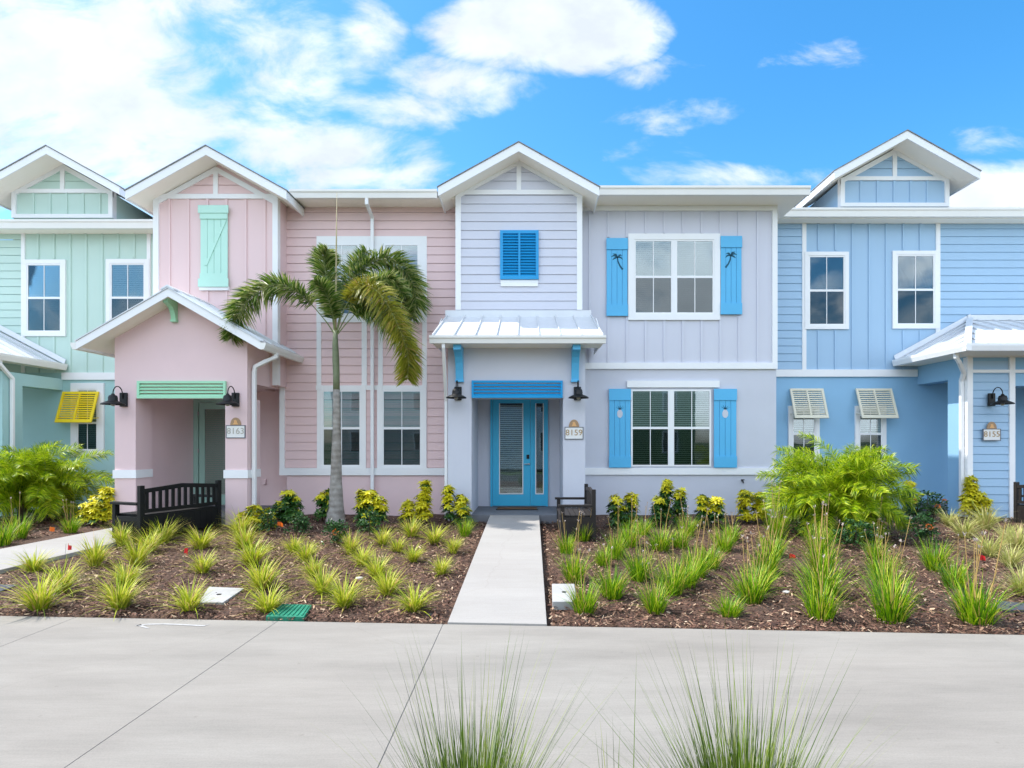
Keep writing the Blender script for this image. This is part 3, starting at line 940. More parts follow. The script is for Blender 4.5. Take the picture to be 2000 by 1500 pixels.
    l = MB(); louver(l, xs(921,YP-.06), xs(1099,YP-.06), zs(777,YP-.06), zs(743,YP-.06), YP-.06, 4, 1, .05, .055, .05)
    l.build('louvred_header', M_azure, H)
    # door with sidelight
    Yd = 14.89; dx0, dx1 = xs(958,Yd), xs(1070,Yd); zt2 = 2.80
    d = MB()
    d.box(dx0, dx0+.05, Yd-.07, Yd-.001, 0, zt2); d.box(dx1-.05, dx1, Yd-.07, Yd-.001, 0, zt2); d.box(dx0+.05, dx1-.05, Yd-.07, Yd-.001, zt2-.05, zt2)
    xm = xs(1039,Yd); d.box(xm-.035, xm+.035, Yd-.069, Yd-.001, .02, zt2-.05)
    gl0, gl1 = xs(975,Yd), xs(1022,Yd); gz0 = zs(965,Yd)
    d.box(dx0+.055, gl0, Yd-.045, Yd-.001, .015, zt2-.055); d.box(gl1, xm-.04, Yd-.045, Yd-.001, .015, zt2-.055)
    d.box(gl0, gl1, Yd-.044, Yd-.001, .015, gz0); d.box(gl0, gl1, Yd-.044, Yd-.001, zt2-.2, zt2-.055)
    sl0, sl1 = xs(1045.5,Yd), xs(1062,Yd)
    d.box(xm+.035, sl0, Yd-.05, Yd-.001, .015, zt2-.05); d.box(sl1, dx1-.05, Yd-.05, Yd-.001, .015, zt2-.05)
    d.box(sl0, sl1, Yd-.049, Yd-.001, .015, gz0); d.box(sl0, sl1, Yd-.049, Yd-.001, zt2-.2, zt2-.05)
    D = d.build('door', M_door, H)
    gf = MB()
    for a, b in ((gl0,gl1),(sl0,sl1)):
        gf.box(a, a+.022, Yd-.056, Yd-.02, gz0, zt2-.2); gf.box(b-.022, b, Yd-.056, Yd-.02, gz0, zt2-.2); gf.box(a+.022, b-.022, Yd-.055, Yd-.02, gz0, gz0+.022)
    gf.build('pane_frame', M_white, D)
    MB().box(gl0+.022, gl1-.022, Yd-.034, Yd-.030, gz0+.022, zt2-.2).build('pane', M_glass_hi, D)
    MB().box(sl0+.022, sl1-.022, Yd-.034, Yd-.030, gz0+.022, zt2-.2).build('pane', M_glass_hi, D)
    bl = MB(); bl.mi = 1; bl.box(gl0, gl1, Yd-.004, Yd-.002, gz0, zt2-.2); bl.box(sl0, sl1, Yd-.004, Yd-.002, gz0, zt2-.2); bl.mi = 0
    z = zt2-.25
    while z > gz0+.03:
        bl.quad((gl0+.025,Yd-.026,z),(gl1-.025,Yd-.026,z),(gl1-.025,Yd-.010,z-.026),(gl0+.025,Yd-.010,z-.026)); z -= .05
    bl.build('blind', [M_blind, M_dark], D, fix=False)
    k = MB(); xk = xs(1031,Yd); k.box(xk-.035, xk+.035, Yd-.075, Yd-.045, zs(896,Yd), zs(888,Yd)); k.build('keypad_lock', M_iron, D, bevel=.006)
    k = MB(); zk = zs(906,Yd); k.tube([(xk+.03,Yd-.045,zk),(xk+.03,Yd-.10,zk)], .022, 10); k.tube([(xk+.035,Yd-.10,zk),(xk-.09,Yd-.10,zk-.005)], .012, 8); k.build('lever_handle', M_steel, D)
    sl = MB(); sl.box(i0-.4, i1+.42, YP-.14, YP-.002, -.19, -.002); sl.box(i0+.003, i1-.003, YP-.001, 14.888, -.19, -.001); sl.build('porch_slab', M_slab, H)
    downspout(H, [(xs(866,12.6),12.6,zg-.15),(xs(866,12.6),12.6,zg-.24),(px0-.055,13.3,2.55),(px0-.055,13.3,2.35),(px0-.055,13.3,-.12)], .05)
    # hose bib
    hbx, hbz = xs(1449,YW), zs(939,YW)
    hb = MB(); hb.tube([(hbx,YW,hbz),(hbx,YW-.07,hbz),(hbx+.0,YW-.10,hbz-.05)], .018, 8); hb.tube([(hbx-.04,YW-.06,hbz+.03),(hbx+.04,YW-.06,hbz+.03)], .012, 6); hb.tube([(hbx,YW-.06,hbz),(hbx,YW-.06,hbz+.035)], .008, 6)
    hb.build('hose_tap', M_iron, H)
    return H
WHITEH = white_house()

# ---------------------------------------------------------------- set-back townhouses
def dormer(H, key, cx, za, pxw0, pxw1, flip=False):
    yf, Yd = 14.9, 15.5
    x0, x1 = xs(pxw0,Yd), xs(pxw1,Yd)
    s = .555; hw = 1.85; ze = za - s*hw
    z0 = zs(404 if key=='blue' else 426, Yd); zb = zs(352.5 if key=='blue' else 377, Yd)
    zpk = za-.20+.03
    c = (x0+x1)/2
    w = MB()
    w.box(x0+.02, x1-.02, Yd+.02, 18.5, z0-.25, zb); w.prism([(x0+.02,zb),(x1-.02,zb),(c,zb+s*(x1-c))], Yd+.02, 18.4)
    w.build('wall', HM[key]['side'], H)
    m = MB(); sheet(m, x0+.11, x1-.11, z0+.07, zb, Yd+.02); battens(m, x0+.11, x1-.11, z0+.07, zb, Yd+.02, .437, .44)
    for q in range(3): pass
    zk = zpk-.12
    lap_rows(m, 0, 0, zb+.10, zk, Yd+.02, .208, lambda z: c-(zk-z)/s, lambda z: c+(zk-z)/s)
    m.build('siding', HM[key]['side'], H, fix=False)
    t = MB()
    t.box(x0, x0+.11, Yd-.03, Yd+.13, z0, zb+.06); t.box(x1-.11, x1, Yd-.03, Yd+.13, z0, zb+.06)
    t.box(x0+.11, x1-.11, Yd-.028, Yd+.019, zb, zb+.10); t.box(x0+.11, x1-.11, Yd-.028, Yd+.019, z0, z0+.10)
    zt = zk+.12
    t.prism([(c,zt),(c,zt-.14),(x0+.0,zt-.14-s*(c-x0)),(x0,zt-s*(c-x0))], Yd-.02, Yd+.018)
    t.prism([(c,zt),(x1,zt-s*(x1-c)),(x1,zt-.14-s*(x1-c)),(c,zt-.14)], Yd-.02, Yd+.018)
    t.box(c-.055, c+.055, Yd-.025, Yd+.019, zb+.10, zt-.1)
    t.build('trim', M_white, H)
    gable_roof(H, cx, hw, za, s, yf, 17.6, Yd)

def bahama(H, px0, px1, py0, py1, Y, mat, tilt, arm_side=-1):
    x0, x1 = xs(px0,Y), xs(px1,Y); z1 = zs(py0,Y); h = (zs(py0,Y)-zs(py1,Y))
    m = MB()
    m.xf = Matrix.Translation((0,Y-.06,z1)) @ Matrix.Rotation(-tilt, 4, 'X')
    ln = h/math.cos(tilt)*1.04
    louver(m, x0, x1, -ln, 0, -.03, 12, 2, .06, .035, .065)
    m.xf = None
    sh = m.build('shutter', mat, H)
    a = MB()
    for x in (x0+.03, x1-.03):
        a.tube([(x,Y-.005,z1-h*.86),(x,Y-.06-ln*.86*math.sin(tilt),z1-ln*.86*math.cos(tilt))], .011, 6)
    a.build('stay', mat, sh)
    return sh

def blue_house():
    H = thing('townhouse', (11,15.7,0), 'sky-blue townhouse with cream awning shutters at the right edge', 'townhouse', world_parts=True)
    side, stu = HM['blue']['side'], HM['blue']['stucco']
    x0, x1 = 6.13, 19.0; ze = zs(437,YS)
    w = MB(); w.box(x0, x1, YS, BACK-.04, -.4, 7.5)
    X0 = 10.3; yf = 13.9
    px1 = xs(1981,yf)
    zt = zs(688,yf)+.02
    w.box(X0, px1, yf+.03, yf+.65, -.3, zt)
    w.box(X0+.003, X0+.35, yf+.651, YS-.001, 2.85+.3, zt)       # side beam
    w.box(px1+.001, 15.5, yf+.04, yf+.4, 2.95, zt-.003)          # front beam
    w.box(14.2, 15.5, yf+.03, yf+.65, -.3, 2.949)
    w.build('wall', stu, H)
    zb1, zb0 = zs(722,YS), zs(736,YS)
    c0, c1 = xs(1566,YS), xs(1574,YS); d0, d1 = xs(1827,YS), xs(1835,YS)
    m = MB()
    lap_rows(m, x0, c0, zb1, ze, YS)
    lap_rows(m, d1, x1, zb1, ze, YS)
    sheet(m, c1, d0, zb1, ze, YS)
    battens(m, c1, d0, zb1, ze, YS, .452, .33, skip=((xs(1569,YS),xs(1660,YS),zs(646,YS),zs(489,YS)),(xs(1739,YS),xs(1836,YS),zs(646,YS),zs(489,YS))))
    # pier front
    lap_rows(m, X0+.12, px1-.12, -.2, zs(728,yf)-.0, yf+.03, .19)
    sheet(m, X0+.12, px1-.12, zs(722,yf), zs(705,yf), yf+.03)
    m.build('siding', side, H, fix=False)
    t = MB()
    t.box(c0, c1, YS-.034, YS-.001, zb1, ze); t.box(d0, d1, YS-.034, YS-.001, zb1, ze)
    t.box(x0, xs(1790,YS), YS-.055, YS-.001, zb0, zb1)
    t.box(X0-.01, X0+.12, yf-.02, yf+.12, -.3, zt-.14); t.box(px1-.12, px1+.01, yf-.02, yf+.12, -.3, zt-.14)
    t.box(X0+.12, px1-.12, yf-.018, yf+.029, zs(728,yf), zs(722,yf)); t.box(X0-.01, 15.5, yf-.022, yf+.029, zt-.139, zt-.02)
    t.box(px1+.011, 15.5, yf-.015, yf+.039, zs(728,yf), zs(722,yf))
    t.build('trim', M_white, H)
    window(H, 1578,1649,500,636, YS, casing=.10, blinds=False); window(H, 1749,1824,498,635, YS, casing=.10, blinds=False)
    for a, b in ((1546,1592),(1676,1722)):
        window(H, a,b,800,925, YS, casing=.10, meet=.62)
    bahama(H, 1540,1605,760,816, YS, M_creamshut, R(21)); bahama(H, 1668,1738,760,816, YS, M_creamshut, R(21))
    # eave
    yg = 15.2
    gutter_x(H, x0+.16, x1, yg, zs(405,yg), .22)
    s = MB(); s.slab([(x0,yg+.13,ze+.02),(x1,yg+.13,ze+.02),(x1,YS-.001,ze+.02),(x0,YS-.001,ze+.02)], .02); s.build('soffit', M_soffx, H)
    main_roof(H, x0, x1, yg, zs(404,yg)-.04, 22)
    dormer(H, 'blue', xs(1772,14.9), zs(255,14.9), 1641, 1853)
    # downpipe from the eave to the white house corner
    downspout(H, [(x0+.25,15.25,zs(420,15.2)),(x0+.25,15.25,zs(430,15.2)),(x0-.02,15.62,zs(440,15.6)),(x0+.06,15.62,-.1)], .045)
    # hip porch roof
    ex, ey = 9.71, 13.09; zE = zs(672,ey); ax, ay, az = 11.7, YS, zs(625,YS)
    r = MB()
    r.slab([(ex,ey,zE),(17,ey,zE),(17,ay,az),(ax,ay,az)], .04)
    r.slab([(ex,ey,zE),(ax,ay,az),(ex,ay,zE)], .04)
    rf = r.build('porch_roof', M_metal, H)
    sb = MB()
    def seam(p, q, h=.04, wd=.012):
        p, q = Vector(p), Vector(q); d = (q-p).normalized(); sd = d.cross(Vector((0,0,1))).normalized()*wd
        up = Vector((0,0,h))
        sb.add([tuple(p-sd),tuple(p+sd),tuple(q+sd),tuple(q-sd),tuple(p-sd+up),tuple(p+sd+up),tuple(q+sd+up),tuple(q-sd+up)],
               [(0,3,2,1),(4,5,6,7),(0,1,5,4),(1,2,6,5),(2,3,7,6),(3,0,4,7)])
    seam((ex,ey,zE+.0),(ax,ay,az), .09, .07)
    x = ex+.45
    while x < 17:
        t_ = min(1, (x-ex)/(ax-ex))
        seam((x,ey,zE),(x,ey+(ay-ey)*t_,zE+(az-zE)*t_)); x += .42
    y = ey+.45
    while y < ay-.05:
        t_ = (y-ey)/(ay-ey)
        seam((ex,y,zE),(ex+(ax-ex)*t_,y,zE+(az-zE)*t_)); y += .42
    sb.build('standing_seam', M_metal, rf)
    fl = MB(); fl.box(ax-.1, 17, YS-.08, YS-.024, az-.02, az+.12)
    fl.add([(ex-.05,YS-.09,zE),(ax,YS-.09,az+.03),(ax,YS-.03,az+.16),(ex-.05,YS-.03,zE+.13)], [(0,1,2,3)])
    fl.build('flashing', M_metal, rf)
    gm = MB()
    gm.prism_x([(ey-.12,zE),(ey-.12,zE-.05),(ey-.09,zE-.16),(ey,zE-.16),(ey,zE)], ex-.11, 17)
    gm.prism([(ex-.12,zE+.001),(ex-.12,zE-.05),(ex-.09,zE-.159),(ex,zE-.159),(ex,zE+.001)], ey-.119, YS-.06)
    gm.build('gutter', M_white, H)
    so = MB(); so.slab([(ex,ey,zE-.14),(17,ey,zE-.14),(17,yf+.02,zE-.14),(ex,yf+.02,zE-.14)], .02)
    so.slab([(ex,yf+.021,zE-.14),(X0-.001,yf+.021,zE-.14),(X0-.001,YS-.06,zE-.14),(ex,YS-.06,zE-.14)], .02)
    so.build('soffit', M_soffx, H)
    cl = MB(); cl.box(X0+.36, 15.5, yf+.66, YS-.002, 3.2, 3.25); cl.build('porch_ceiling', M_soffx, H)
    downspout(H, [(ex+.0,13.45,zE-.15),(ex+.0,13.45,zE-.25),(ex+.1,13.5,zE-.33),(X0-.12,13.85,zE-.55),(X0-.06,14.0,zE-.72),(X0-.06,14.0,-.1)], .06)
    sl = MB(); sl.box(X0+.05, 15.4, yf+.66, YS-.002, -.2, 0); sl.build('porch_slab', M_slab, H)
    return H
BLUE = blue_house()

def mint_house():
    H = thing('townhouse', (-13,15.7,0), 'mint green townhouse with a yellow awning shutter at the left edge', 'townhouse', world_parts=True)
    side, stu = HM['mint']['side'], HM['mint']['stucco']
    x0, x1 = -19.5, -8.89; ze = zs(457,YS)
    w = MB(); w.box(x0, x1, YS, BACK-.05, -.4, 7.0)
    X1 = xs(12,14.0); w.box(X1-1.1, X1, 13.9, 14.45, -.3, 3.3)
    w.box(X1-.35, X1-.004, 14.451, YS-.001, 3.0, 3.3)
    w.build('wall', stu, H)
    zb1, zb0 = zs(728,YS), zs(742,YS)
    c0, c1 = xs(43,YS), xs(50,YS); d0, d1 = xs(288,YS), xs(295,YS)
    m = MB()
    lap_rows(m, x0, c0, zb1, ze, YS)
    sheet(m, c1, d0, zb1, ze, YS)
    battens(m, c1, d0, zb1, ze, YS, .427, .34, skip=((xs(44,YS),xs(132,YS),zs(656,YS),zs(506,YS)),(xs(206,YS),xs(292,YS),zs(656,YS),zs(504,YS))))
    sheet(m, d1, x1, zb1, ze, YS)
    m.build('siding', side, H, fix=False)
    t = MB()
    t.box(c0, c1, YS-.034, YS-.001, zb1, ze); t.box(d0, d1, YS-.034, YS-.001, zb1, ze)
    t.box(X1, x1, YS-.055, YS-.001, zb0, zb1)
    t.build('trim', M_white, H)
    window(H, 54,122,516,649, YS, casing=.11, raise_blind=.3); window(H, 217,285,515,649, YS, casing=.11)
    window(H, 152,193,760,880, YS, casing=.16, meet=.45)
    bahama(H, 127,197,766,824, YS, M_yellow, R(18))
    yg = 15.2
    gutter_x(H, x0, x1-.0, yg, zs(428,yg), .22)
    s = MB(); s.slab([(x0,yg+.13,ze+.02),(x1,yg+.13,ze+.02),(x1,YS-.001,ze+.02),(x0,YS-.001,ze+.02)], .02); s.build('soffit', M_soffx, H)
    main_roof(H, x0, x1, yg, zs(427,yg)-.04, 22)
    dormer(H, 'mint', xs(90,14.9), zs(285,14.9), 24, 221)
    ex, ey = xs(121,YS-.1), 13.0; zE = zs(712,YS); ax, az = ex-2.1, zE+1.1
    r = MB()
    r.slab([(-19,ey,zE),(ex,ey,zE),(ax,YS,az),(-19,YS,az)], .04)
    r.slab([(ex,ey,zE),(ex,YS-.06,zE),(ax,YS-.06,az)], .04)
    rf = r.build('porch_roof', M_metal, H)
    sb = MB(); y = ey+.3
    while y < YS-.1:
        t_ = (y-ey)/(YS-ey)
        a, b = Vector((ex,y,zE)), Vector((ex+(ax-ex)*t_,y,zE+(az-zE)*t_))
        sb.add([tuple(a+Vector((0,-.012,0))),tuple(a+Vector((0,.012,0))),tuple(b+Vector((0,.012,0))),tuple(b+Vector((0,-.012,0))),
                tuple(a+Vector((0,-.012,.04))),tuple(a+Vector((0,.012,.04))),tuple(b+Vector((0,.012,.04))),tuple(b+Vector((0,-.012,.04)))],
               [(0,1,2,3),(4,5,6,7),(0,1,5,4),(1,2,6,5),(2,3,7,6),(3,0,4,7)])
        y += .42
    sb.build('standing_seam', M_metal, rf)
    fl = MB(); fl.add([(ex+.05,YS-.09,zE),(ax,YS-.09,az+.03),(ax,YS-.03,az+.16),(ex+.05,YS-.03,zE+.13)], [(0,1,2,3)]); fl.build('flashing', M_metal, rf)
    gm = MB(); gm.prism([(ex+.12,zE+.001),(ex+.12,zE-.05),(ex+.09,zE-.16),(ex,zE-.16),(ex,zE+.001)], ey-.1, YS-.06); gm.build('gutter', M_cream, H)
    so = MB(); so.slab([(X1-.2,ey,zE-.14),(ex,ey,zE-.14),(ex,YS-.06,zE-.14),(X1-.2,YS-.06,zE-.14)], .02); so.build('soffit', M_soffx, H)
    downspout(H, [(ex+.02,13.75,zE-.15),(ex+.02,13.75,zE-.25),(X1+.06,14.1,zE-.55),(X1+.06,14.1,-.1)], .055)
    return H
MINT = mint_house()

# small electrical cover on the pink wall
def outlet():
    X, Y, Z = -6.98+.15, 15.1, zs(941,15.1)
    T = thing('outlet_cover', (X,Y-.002,Z-.06), 'small pink weatherproof outlet cover low on the pink porch wall beside the downspout', 'outlet cover')
    m = MB(); m.box(-.05,.05,-.02,0,0,.13); m.build('back_plate', HM['pink']['stucco'], T)
    m = MB(); m.prism_x([(-.021,.12),(-.03,.125),(-.075,.0),(-.065,0)], -.045, .045); m.build('flap', HM['pink']['stucco'], T)
outlet()

# ------------------------------------------------------------------ wall lamps
def make_lamp(x, y, z, label):
    T = thing('wall_lamp', (x,y,z), label, 'wall lamp', 'black gooseneck barn lamps')
    MB().box(-.08,.08,-.045,-.001,-.17,.13).build('back_plate', M_iron, T, bevel=.008)
    m = MB(); pts = [(0,-.05,.0)]
    for k in range(13):
        a = math.pi*k/12
        pts.append((0, -.205+.145*math.cos(a), .09+.16*math.sin(a)))
    pts.append((0,-.35,.02)); m.tube(pts, .011, 8); m.build('gooseneck', M_iron, T, smooth=True)
    m = MB()
    m.lathe([(0,.085),(.03,.085),(.035,.06),(.075,.04),(.088,.0),(.09,-.06),(.10,-.075),(.16,-.095),(.215,-.125),(.225,-.15),(.218,-.15),(.205,-.13),(.15,-.105),(.085,-.085),(.0,-.08)], (0,-.35,0), 28)
    sh = m.build('lamp_shade', M_iron, T, smooth=True)
    m = MB(); m.lathe([(0,-.09),(.03,-.09),(.045,-.12),(.04,-.165),(.02,-.18),(0,-.18)], (0,-.35,0), 14); m.build('bulb', paint('frosted_bulb', (.35,.35,.33), .3, .02), sh, smooth=True)
    return T
lampA = make_lamp(xs(894,YP)+.01, YP, zs(767,YP), 'black gooseneck lamp left of the blue front door')
def lamp_at(px, py, Y, label): dup(lampA, (xs(px,Y), Y, zs(py,Y)), 0, 1.0, label)
lamp_at(1127.5, 767, YP, 'black gooseneck lamp right of the blue front door, above the 8159 sign')
lamp_at(243, 779, YPK, 'black gooseneck lamp at the left corner of the pink porch')
lamp_at(461, 779, YPK, 'black gooseneck lamp on the pink pillar above the 8163 sign')
lamp_at(1935, 779, 13.87, 'black gooseneck lamp on the blue lap-sided pier above the 8155 sign')

# ------------------------------------------------------------------ number signs
M_plaque = paint('white_plaque', (.78,.77,.74), .5, .04, 8)
M_signedge = paint('grey_plaque_edge', (.12,.13,.16), .5, .05)
M_tan = paint('tan_emblem', (.40,.26,.15), .6, .1, 20)
M_shell = paint('orange_shell', (.75,.42,.18), .6, .1, 20)
M_num = paint('gold_numerals', (.42,.27,.12), .5, .05)
M_numg = paint('pale_numerals', (.45,.42,.36), .5, .05)
def sign(text, px, py, Y, label, num):
    x, z = xs(px,Y), zs(py,Y)
    T = thing('house_number_sign', (x,Y,z), label, 'house number sign', 'house number plaques')
    w, h = .195, .125
    MB().box(-w,w,-.02,-.001,-h,h).build('plaque', M_plaque, T)
    b = MB(); e = .014
    b.box(-w-e,w+e,-.026,-.002,h,h+e); b.box(-w-e,w+e,-.026,-.002,-h-e,-h); b.box(-w-e,-w,-.026,-.002,-h,h); b.box(w,w+e,-.026,-.002,-h,h)
    b.build('border', M_signedge, T)
    a = MB(); a.prism([(math.cos(t)*.115, h+e+.001+math.sin(t)*.165) for t in [math.pi*i/14 for i in range(15)]], -.022, -.002)
    A = a.build('arch_emblem', M_tan, T)
    s = MB()
    s.prism([(-.055,h+.03),(.06,h+.03),(.035,h+.075),(.03,h+.105),(.0,h+.13),(-.035,h+.115),(-.03,h+.08)], -.027, -.0222)
    s.build('shell', M_shell, A)
    c = bpy.data.curves.new('numerals', 'FONT'); c.body = text; c.size = .185; c.extrude = .003; c.align_x = 'CENTER'; c.align_y = 'CENTER'; c.space_character = 1.05
    tmp = bpy.data.objects.new('numerals_tmp', c); S.collection.objects.link(tmp)
    dg = bpy.context.evaluated_depsgraph_get()
    me = bpy.data.meshes.new_from_object(tmp.evaluated_get(dg))
    bpy.data.objects.remove(tmp); bpy.data.curves.remove(c)
    o = bpy.data.objects.new('numerals', me); S.collection.objects.link(o)
    me.materials.clear(); me.materials.append(num)
    o.parent = T; o.location = (0,-.0235,.008); o.rotation_euler = (R(90),0,0)
    return T
sign('8159', 1121, 846, YP, 'white 8159 number plaque with a tan arch on the white pillar', M_num)
sign('8163', 461, 843, YPK, 'white 8163 number plaque with a tan arch on the pink pillar', M_numg)
sign('8155', 1936, 849, 13.87, 'white 8155 number plaque with a tan arch on the blue pier', M_num)

# ------------------------------------------------------------------ benches
def make_bench(loc, rz, mat, label):
    T = thing('garden_bench', loc, label, 'bench', 'slatted garden benches with boxed bases', rz)
    L, D = 1.5, .66
    h = L/2
    for sx in (-1, 1):
        MB().box(sx*h-.04, sx*h+.04, D/2-.075, D/2, 0, .93).build('leg', mat, T, bevel=.006)
        MB().box(sx*h-.04, sx*h+.04, -D/2, -D/2+.075, 0, .60).build('leg', mat, T, bevel=.006)
        MB().box(sx*h-.05, sx*h+.05, -D/2-.04, D/2-.076, .601, .645).build('armrest', mat, T, bevel=.006)
        m = MB(); m.box(sx*h-.025, sx*h+.025, -D/2+.076, D/2-.076, .06, .40)
        for k in range(1,5): m.box(sx*h-.031, sx*h+.031, -D/2+.076+k*.1, -D/2+.082+k*.1, .06, .33)
        m.box(sx*h-.033, sx*h+.033, -D/2+.077, D/2-.077, .33, .41)
        m.build('side_panel', mat, T)
    m = MB()
    for k in range(6): m.box(-h+.041, h-.041, -D/2-.01+k*.106, -D/2+.086+k*.106, .415, .44)
    m.build('seat', mat, T)
    b = MB()
    b.prism([(-h+.041,.80),(0,.85),(0,.925),(-h+.041,.87)], D/2-.06, D/2-.015); b.prism([(0,.85),(h-.041,.80),(h-.041,.87),(0,.925)], D/2-.06, D/2-.015)
    b.box(-h+.041, h-.041, D/2-.06, D/2-.015, .47, .53)
    n = 12
    for k in range(n):
        x = -h+.041+(k+.5)*(2*h-.082)/n
        b.box(x-.026, x+.026, D/2-.05, D/2-.025, .53, .825+.04*(1-abs(x)/h))
    b.build('backrest', mat, T)
    f = MB(); f.box(-h+.041, h-.041, D/2-.05, D/2-.02, .06, .42); f.box(-h+.041, h-.041, -D/2+.01, -D/2+.04, .06, .41)
    for k in range(1,12):
        x = -h+.041+k*(2*h-.082)/12
        f.box(x-.003, x+.003, D/2-.021, D/2-.016, .07, .40)
    f.build('base_panel', mat, T)
    return T
M_bench = paint('black_stained_wood', (.008,.008,.008), .6, .4, 4, spec=.25)
M_bench2 = paint('dark_brown_wood', (.024,.019,.017), .6, .4, 5, spec=.35)
PB = make_bench((-7.14,11.65,gz(11.65)), R(-110), M_bench, 'black slatted bench with its back turned, beside the pink porch')
PB.scale = (1.12,1.12,1.1)
WB = make_bench((.88,11.75,gz(11.75)), R(-90), M_bench2, 'dark brown bench beside the blue front door, facing the walkway')
BB = make_bench((10.93,12.15,gz(12.15)), R(90), M_bench2, 'brown bench cut by the right edge, in front of the blue pier')

# doormat
T = thing('doormat', (xs(1010,14.2),14.25,0), 'brown coir doormat in front of the blue door', 'doormat')
MB().box(-.48,.48,-.2,.26,0,.018).build('mat', paint('coir', (.20,.10,.045), .95, .4, 40, .5, 200), T)
b = MB(); b.box(-.5,.5,-.22,-.2,0,.02); b.box(-.5,.5,.26,.28,0,.02); b.box(-.5,-.48,-.2,.26,0,.02); b.box(.48,.5,-.2,.26,0,.02); b.build('border', M_iron, T)

# ------------------------------------------------------------------ small ground things
def box_lid(name, corners, h, mat, label, cat, ribs=0, hole=False):
    pts = [gpt(*c) for c in corners]
    c = sum((Vector(p) for p in pts), Vector())/4
    zt = max(p[2] for p in pts)+h
    T = thing(name, (c.x,c.y,min(p[2] for p in pts)-.03), label, cat)
    m = MB(); q = [(p[0]-c.x, p[1]-c.y, p[2]+h-T.location.z) for p in pts]
    m.slab(q, h+.03); L_ = m.build('lid', mat, T, bevel=.006)
    if ribs:
        r = MB(); a,b,cc,d = [Vector(v) for v in q]
        for k in range(ribs):
            t0, t1 = (k+.25)/ribs, (k+.55)/ribs
            p = [a.lerp(b,t0), a.lerp(b,t1), d.lerp(cc,t1), d.lerp(cc,t0)]
            ctr = sum(p, Vector())/4
            p = [ctr+(v-ctr)*.9+Vector((0,0,.010)) for v in p]
            r.slab([tuple(v) for v in p], .009)
        r.build('rib', mat, L_)
    if hole:
        r = MB(); ctr = sum((Vector(v) for v in q), Vector())/4
        r.lathe([(0,.004),(.03,.004),(.03,-.002)], (ctr.x,ctr.y,ctr.z), 12); r.build('lift_hole', M_iron, L_)
    return T
M_green = paint('green_plastic', (.02,.22,.13), .5, .25, 8)
M_lidg = concrete_mat('cover_concrete', (.42,.42,.41), .15)
M_lidd = paint('dark_composite', (.06,.065,.075), .7, .2, 10)
box_lid('valve_box', [(519,1209),(594,1210),(609,1187),(553,1185)], .035, M_green, 'green plastic valve box lid at the edge of the sidewalk', 'valve box', ribs=8)
box_lid('utility_cover', [(388,1181),(436,1181),(477,1153),(408,1150)], .03, M_lidg, 'grey concrete utility cover lying among the left grasses', 'utility cover', hole=True)
box_lid('utility_cover', [(1079,1187),(1128,1187),(1122,1151),(1078,1151)], .075, M_lidg, 'raised concrete utility cover beside the white house walkway', 'utility cover', hole=True)
box_lid('utility_cover', [(-40,1170),(2,1157),(36,1145),(-20,1143)], .02, M_lidd, 'dark grey utility lid at the left edge of the bed', 'utility cover')
box_lid('utility_cover', [(1936,1194),(2020,1194),(2000,1181),(1944,1175)], .02, M_lidd, 'dark slate utility lid at the right edge of the bed', 'utility cover')

def small_flag(px, py, mat, label, kind='flag', h=.22):
    p = gpt(px, py)
    T = thing('marker_flag', p, label, 'marker flag', 'small marker flags stuck in the mulch', rz=rnd.uniform(-.6,.6))
    MB().tube([(0,0,-.03),(0.02,0,h)], .003, 5).build('wire', M_steel, T)
    m = MB()
    vs = []; n = 5
    for i in range(n+1):
        t = i/n; vs += [(.02+t*.11, .03*math.sin(t*5+px), h-.075-.02*t*t-.015*math.sin(t*3)), (.02+t*.105, .03*math.sin(t*5+px)+.008, h-.03*t*t)]
    m.add(vs, [(2*i,2*i+2,2*i+3,2*i+1) for i in range(n)])
    m.build('flag', mat, T, fix=False, smooth=True)
M_red = paint('red_vinyl', (.62,.015,.02), .5, .1)
M_or = paint('orange_vinyl', (.85,.18,.02), .5, .1)
small_flag(127,1088,M_red,'red marker flag beside the pale path on the left')
small_flag(358,1098,M_red,'red marker flag in front of the black bench')
small_flag(540,1041,M_or,'orange marker flag between two shrubs near the pink downspout')
small_flag(98,1040,M_or,'orange marker flag in the bed beyond the pink path', h=.12)
small_flag(1538,1092,M_red,'red marker flag lying low left of the two tall green grass rows', h=.09)
small_flag(1908,1095,M_red,'red marker flag beside the pale grasses on the right', h=.10)

def stone(px, py, r, mat, label, name='stone', cat='stone'):
    p = gpt(px, py)
    bm = bmesh.new(); bmesh.ops.create_icosphere(bm, subdivisions=2, radius=1)
    q = random.Random(px)
    for v in bm.verts: v.co *= q.uniform(.8,1.1)
    bmesh.ops.scale(bm, vec=(r,r*.7,r*.4), verts=bm.verts)
    me = bpy.data.meshes.new(name); bm.to_mesh(me); bm.free(); me.materials.append(mat)
    o = bpy.data.objects.new(name, me); S.collection.objects.link(o); o.location = (p[0],p[1],p[2]+r*.2)
    tag(o, label, cat)
M_stone = paint('pale_stone', (.62,.6,.56), .8, .2, 12)
stone(1536,1158,.055,M_stone,'white stone lying on the mulch between the tall green grass rows')
stone(702,1131,.06,M_stone,'white stone on bare mulch left of the walkway')
stone(840,1203,.05,paint('black_plastic',(.02,.02,.022),.4,.1),'black sprinkler head at the bed edge left of the walkway','sprinkler_head','sprinkler')

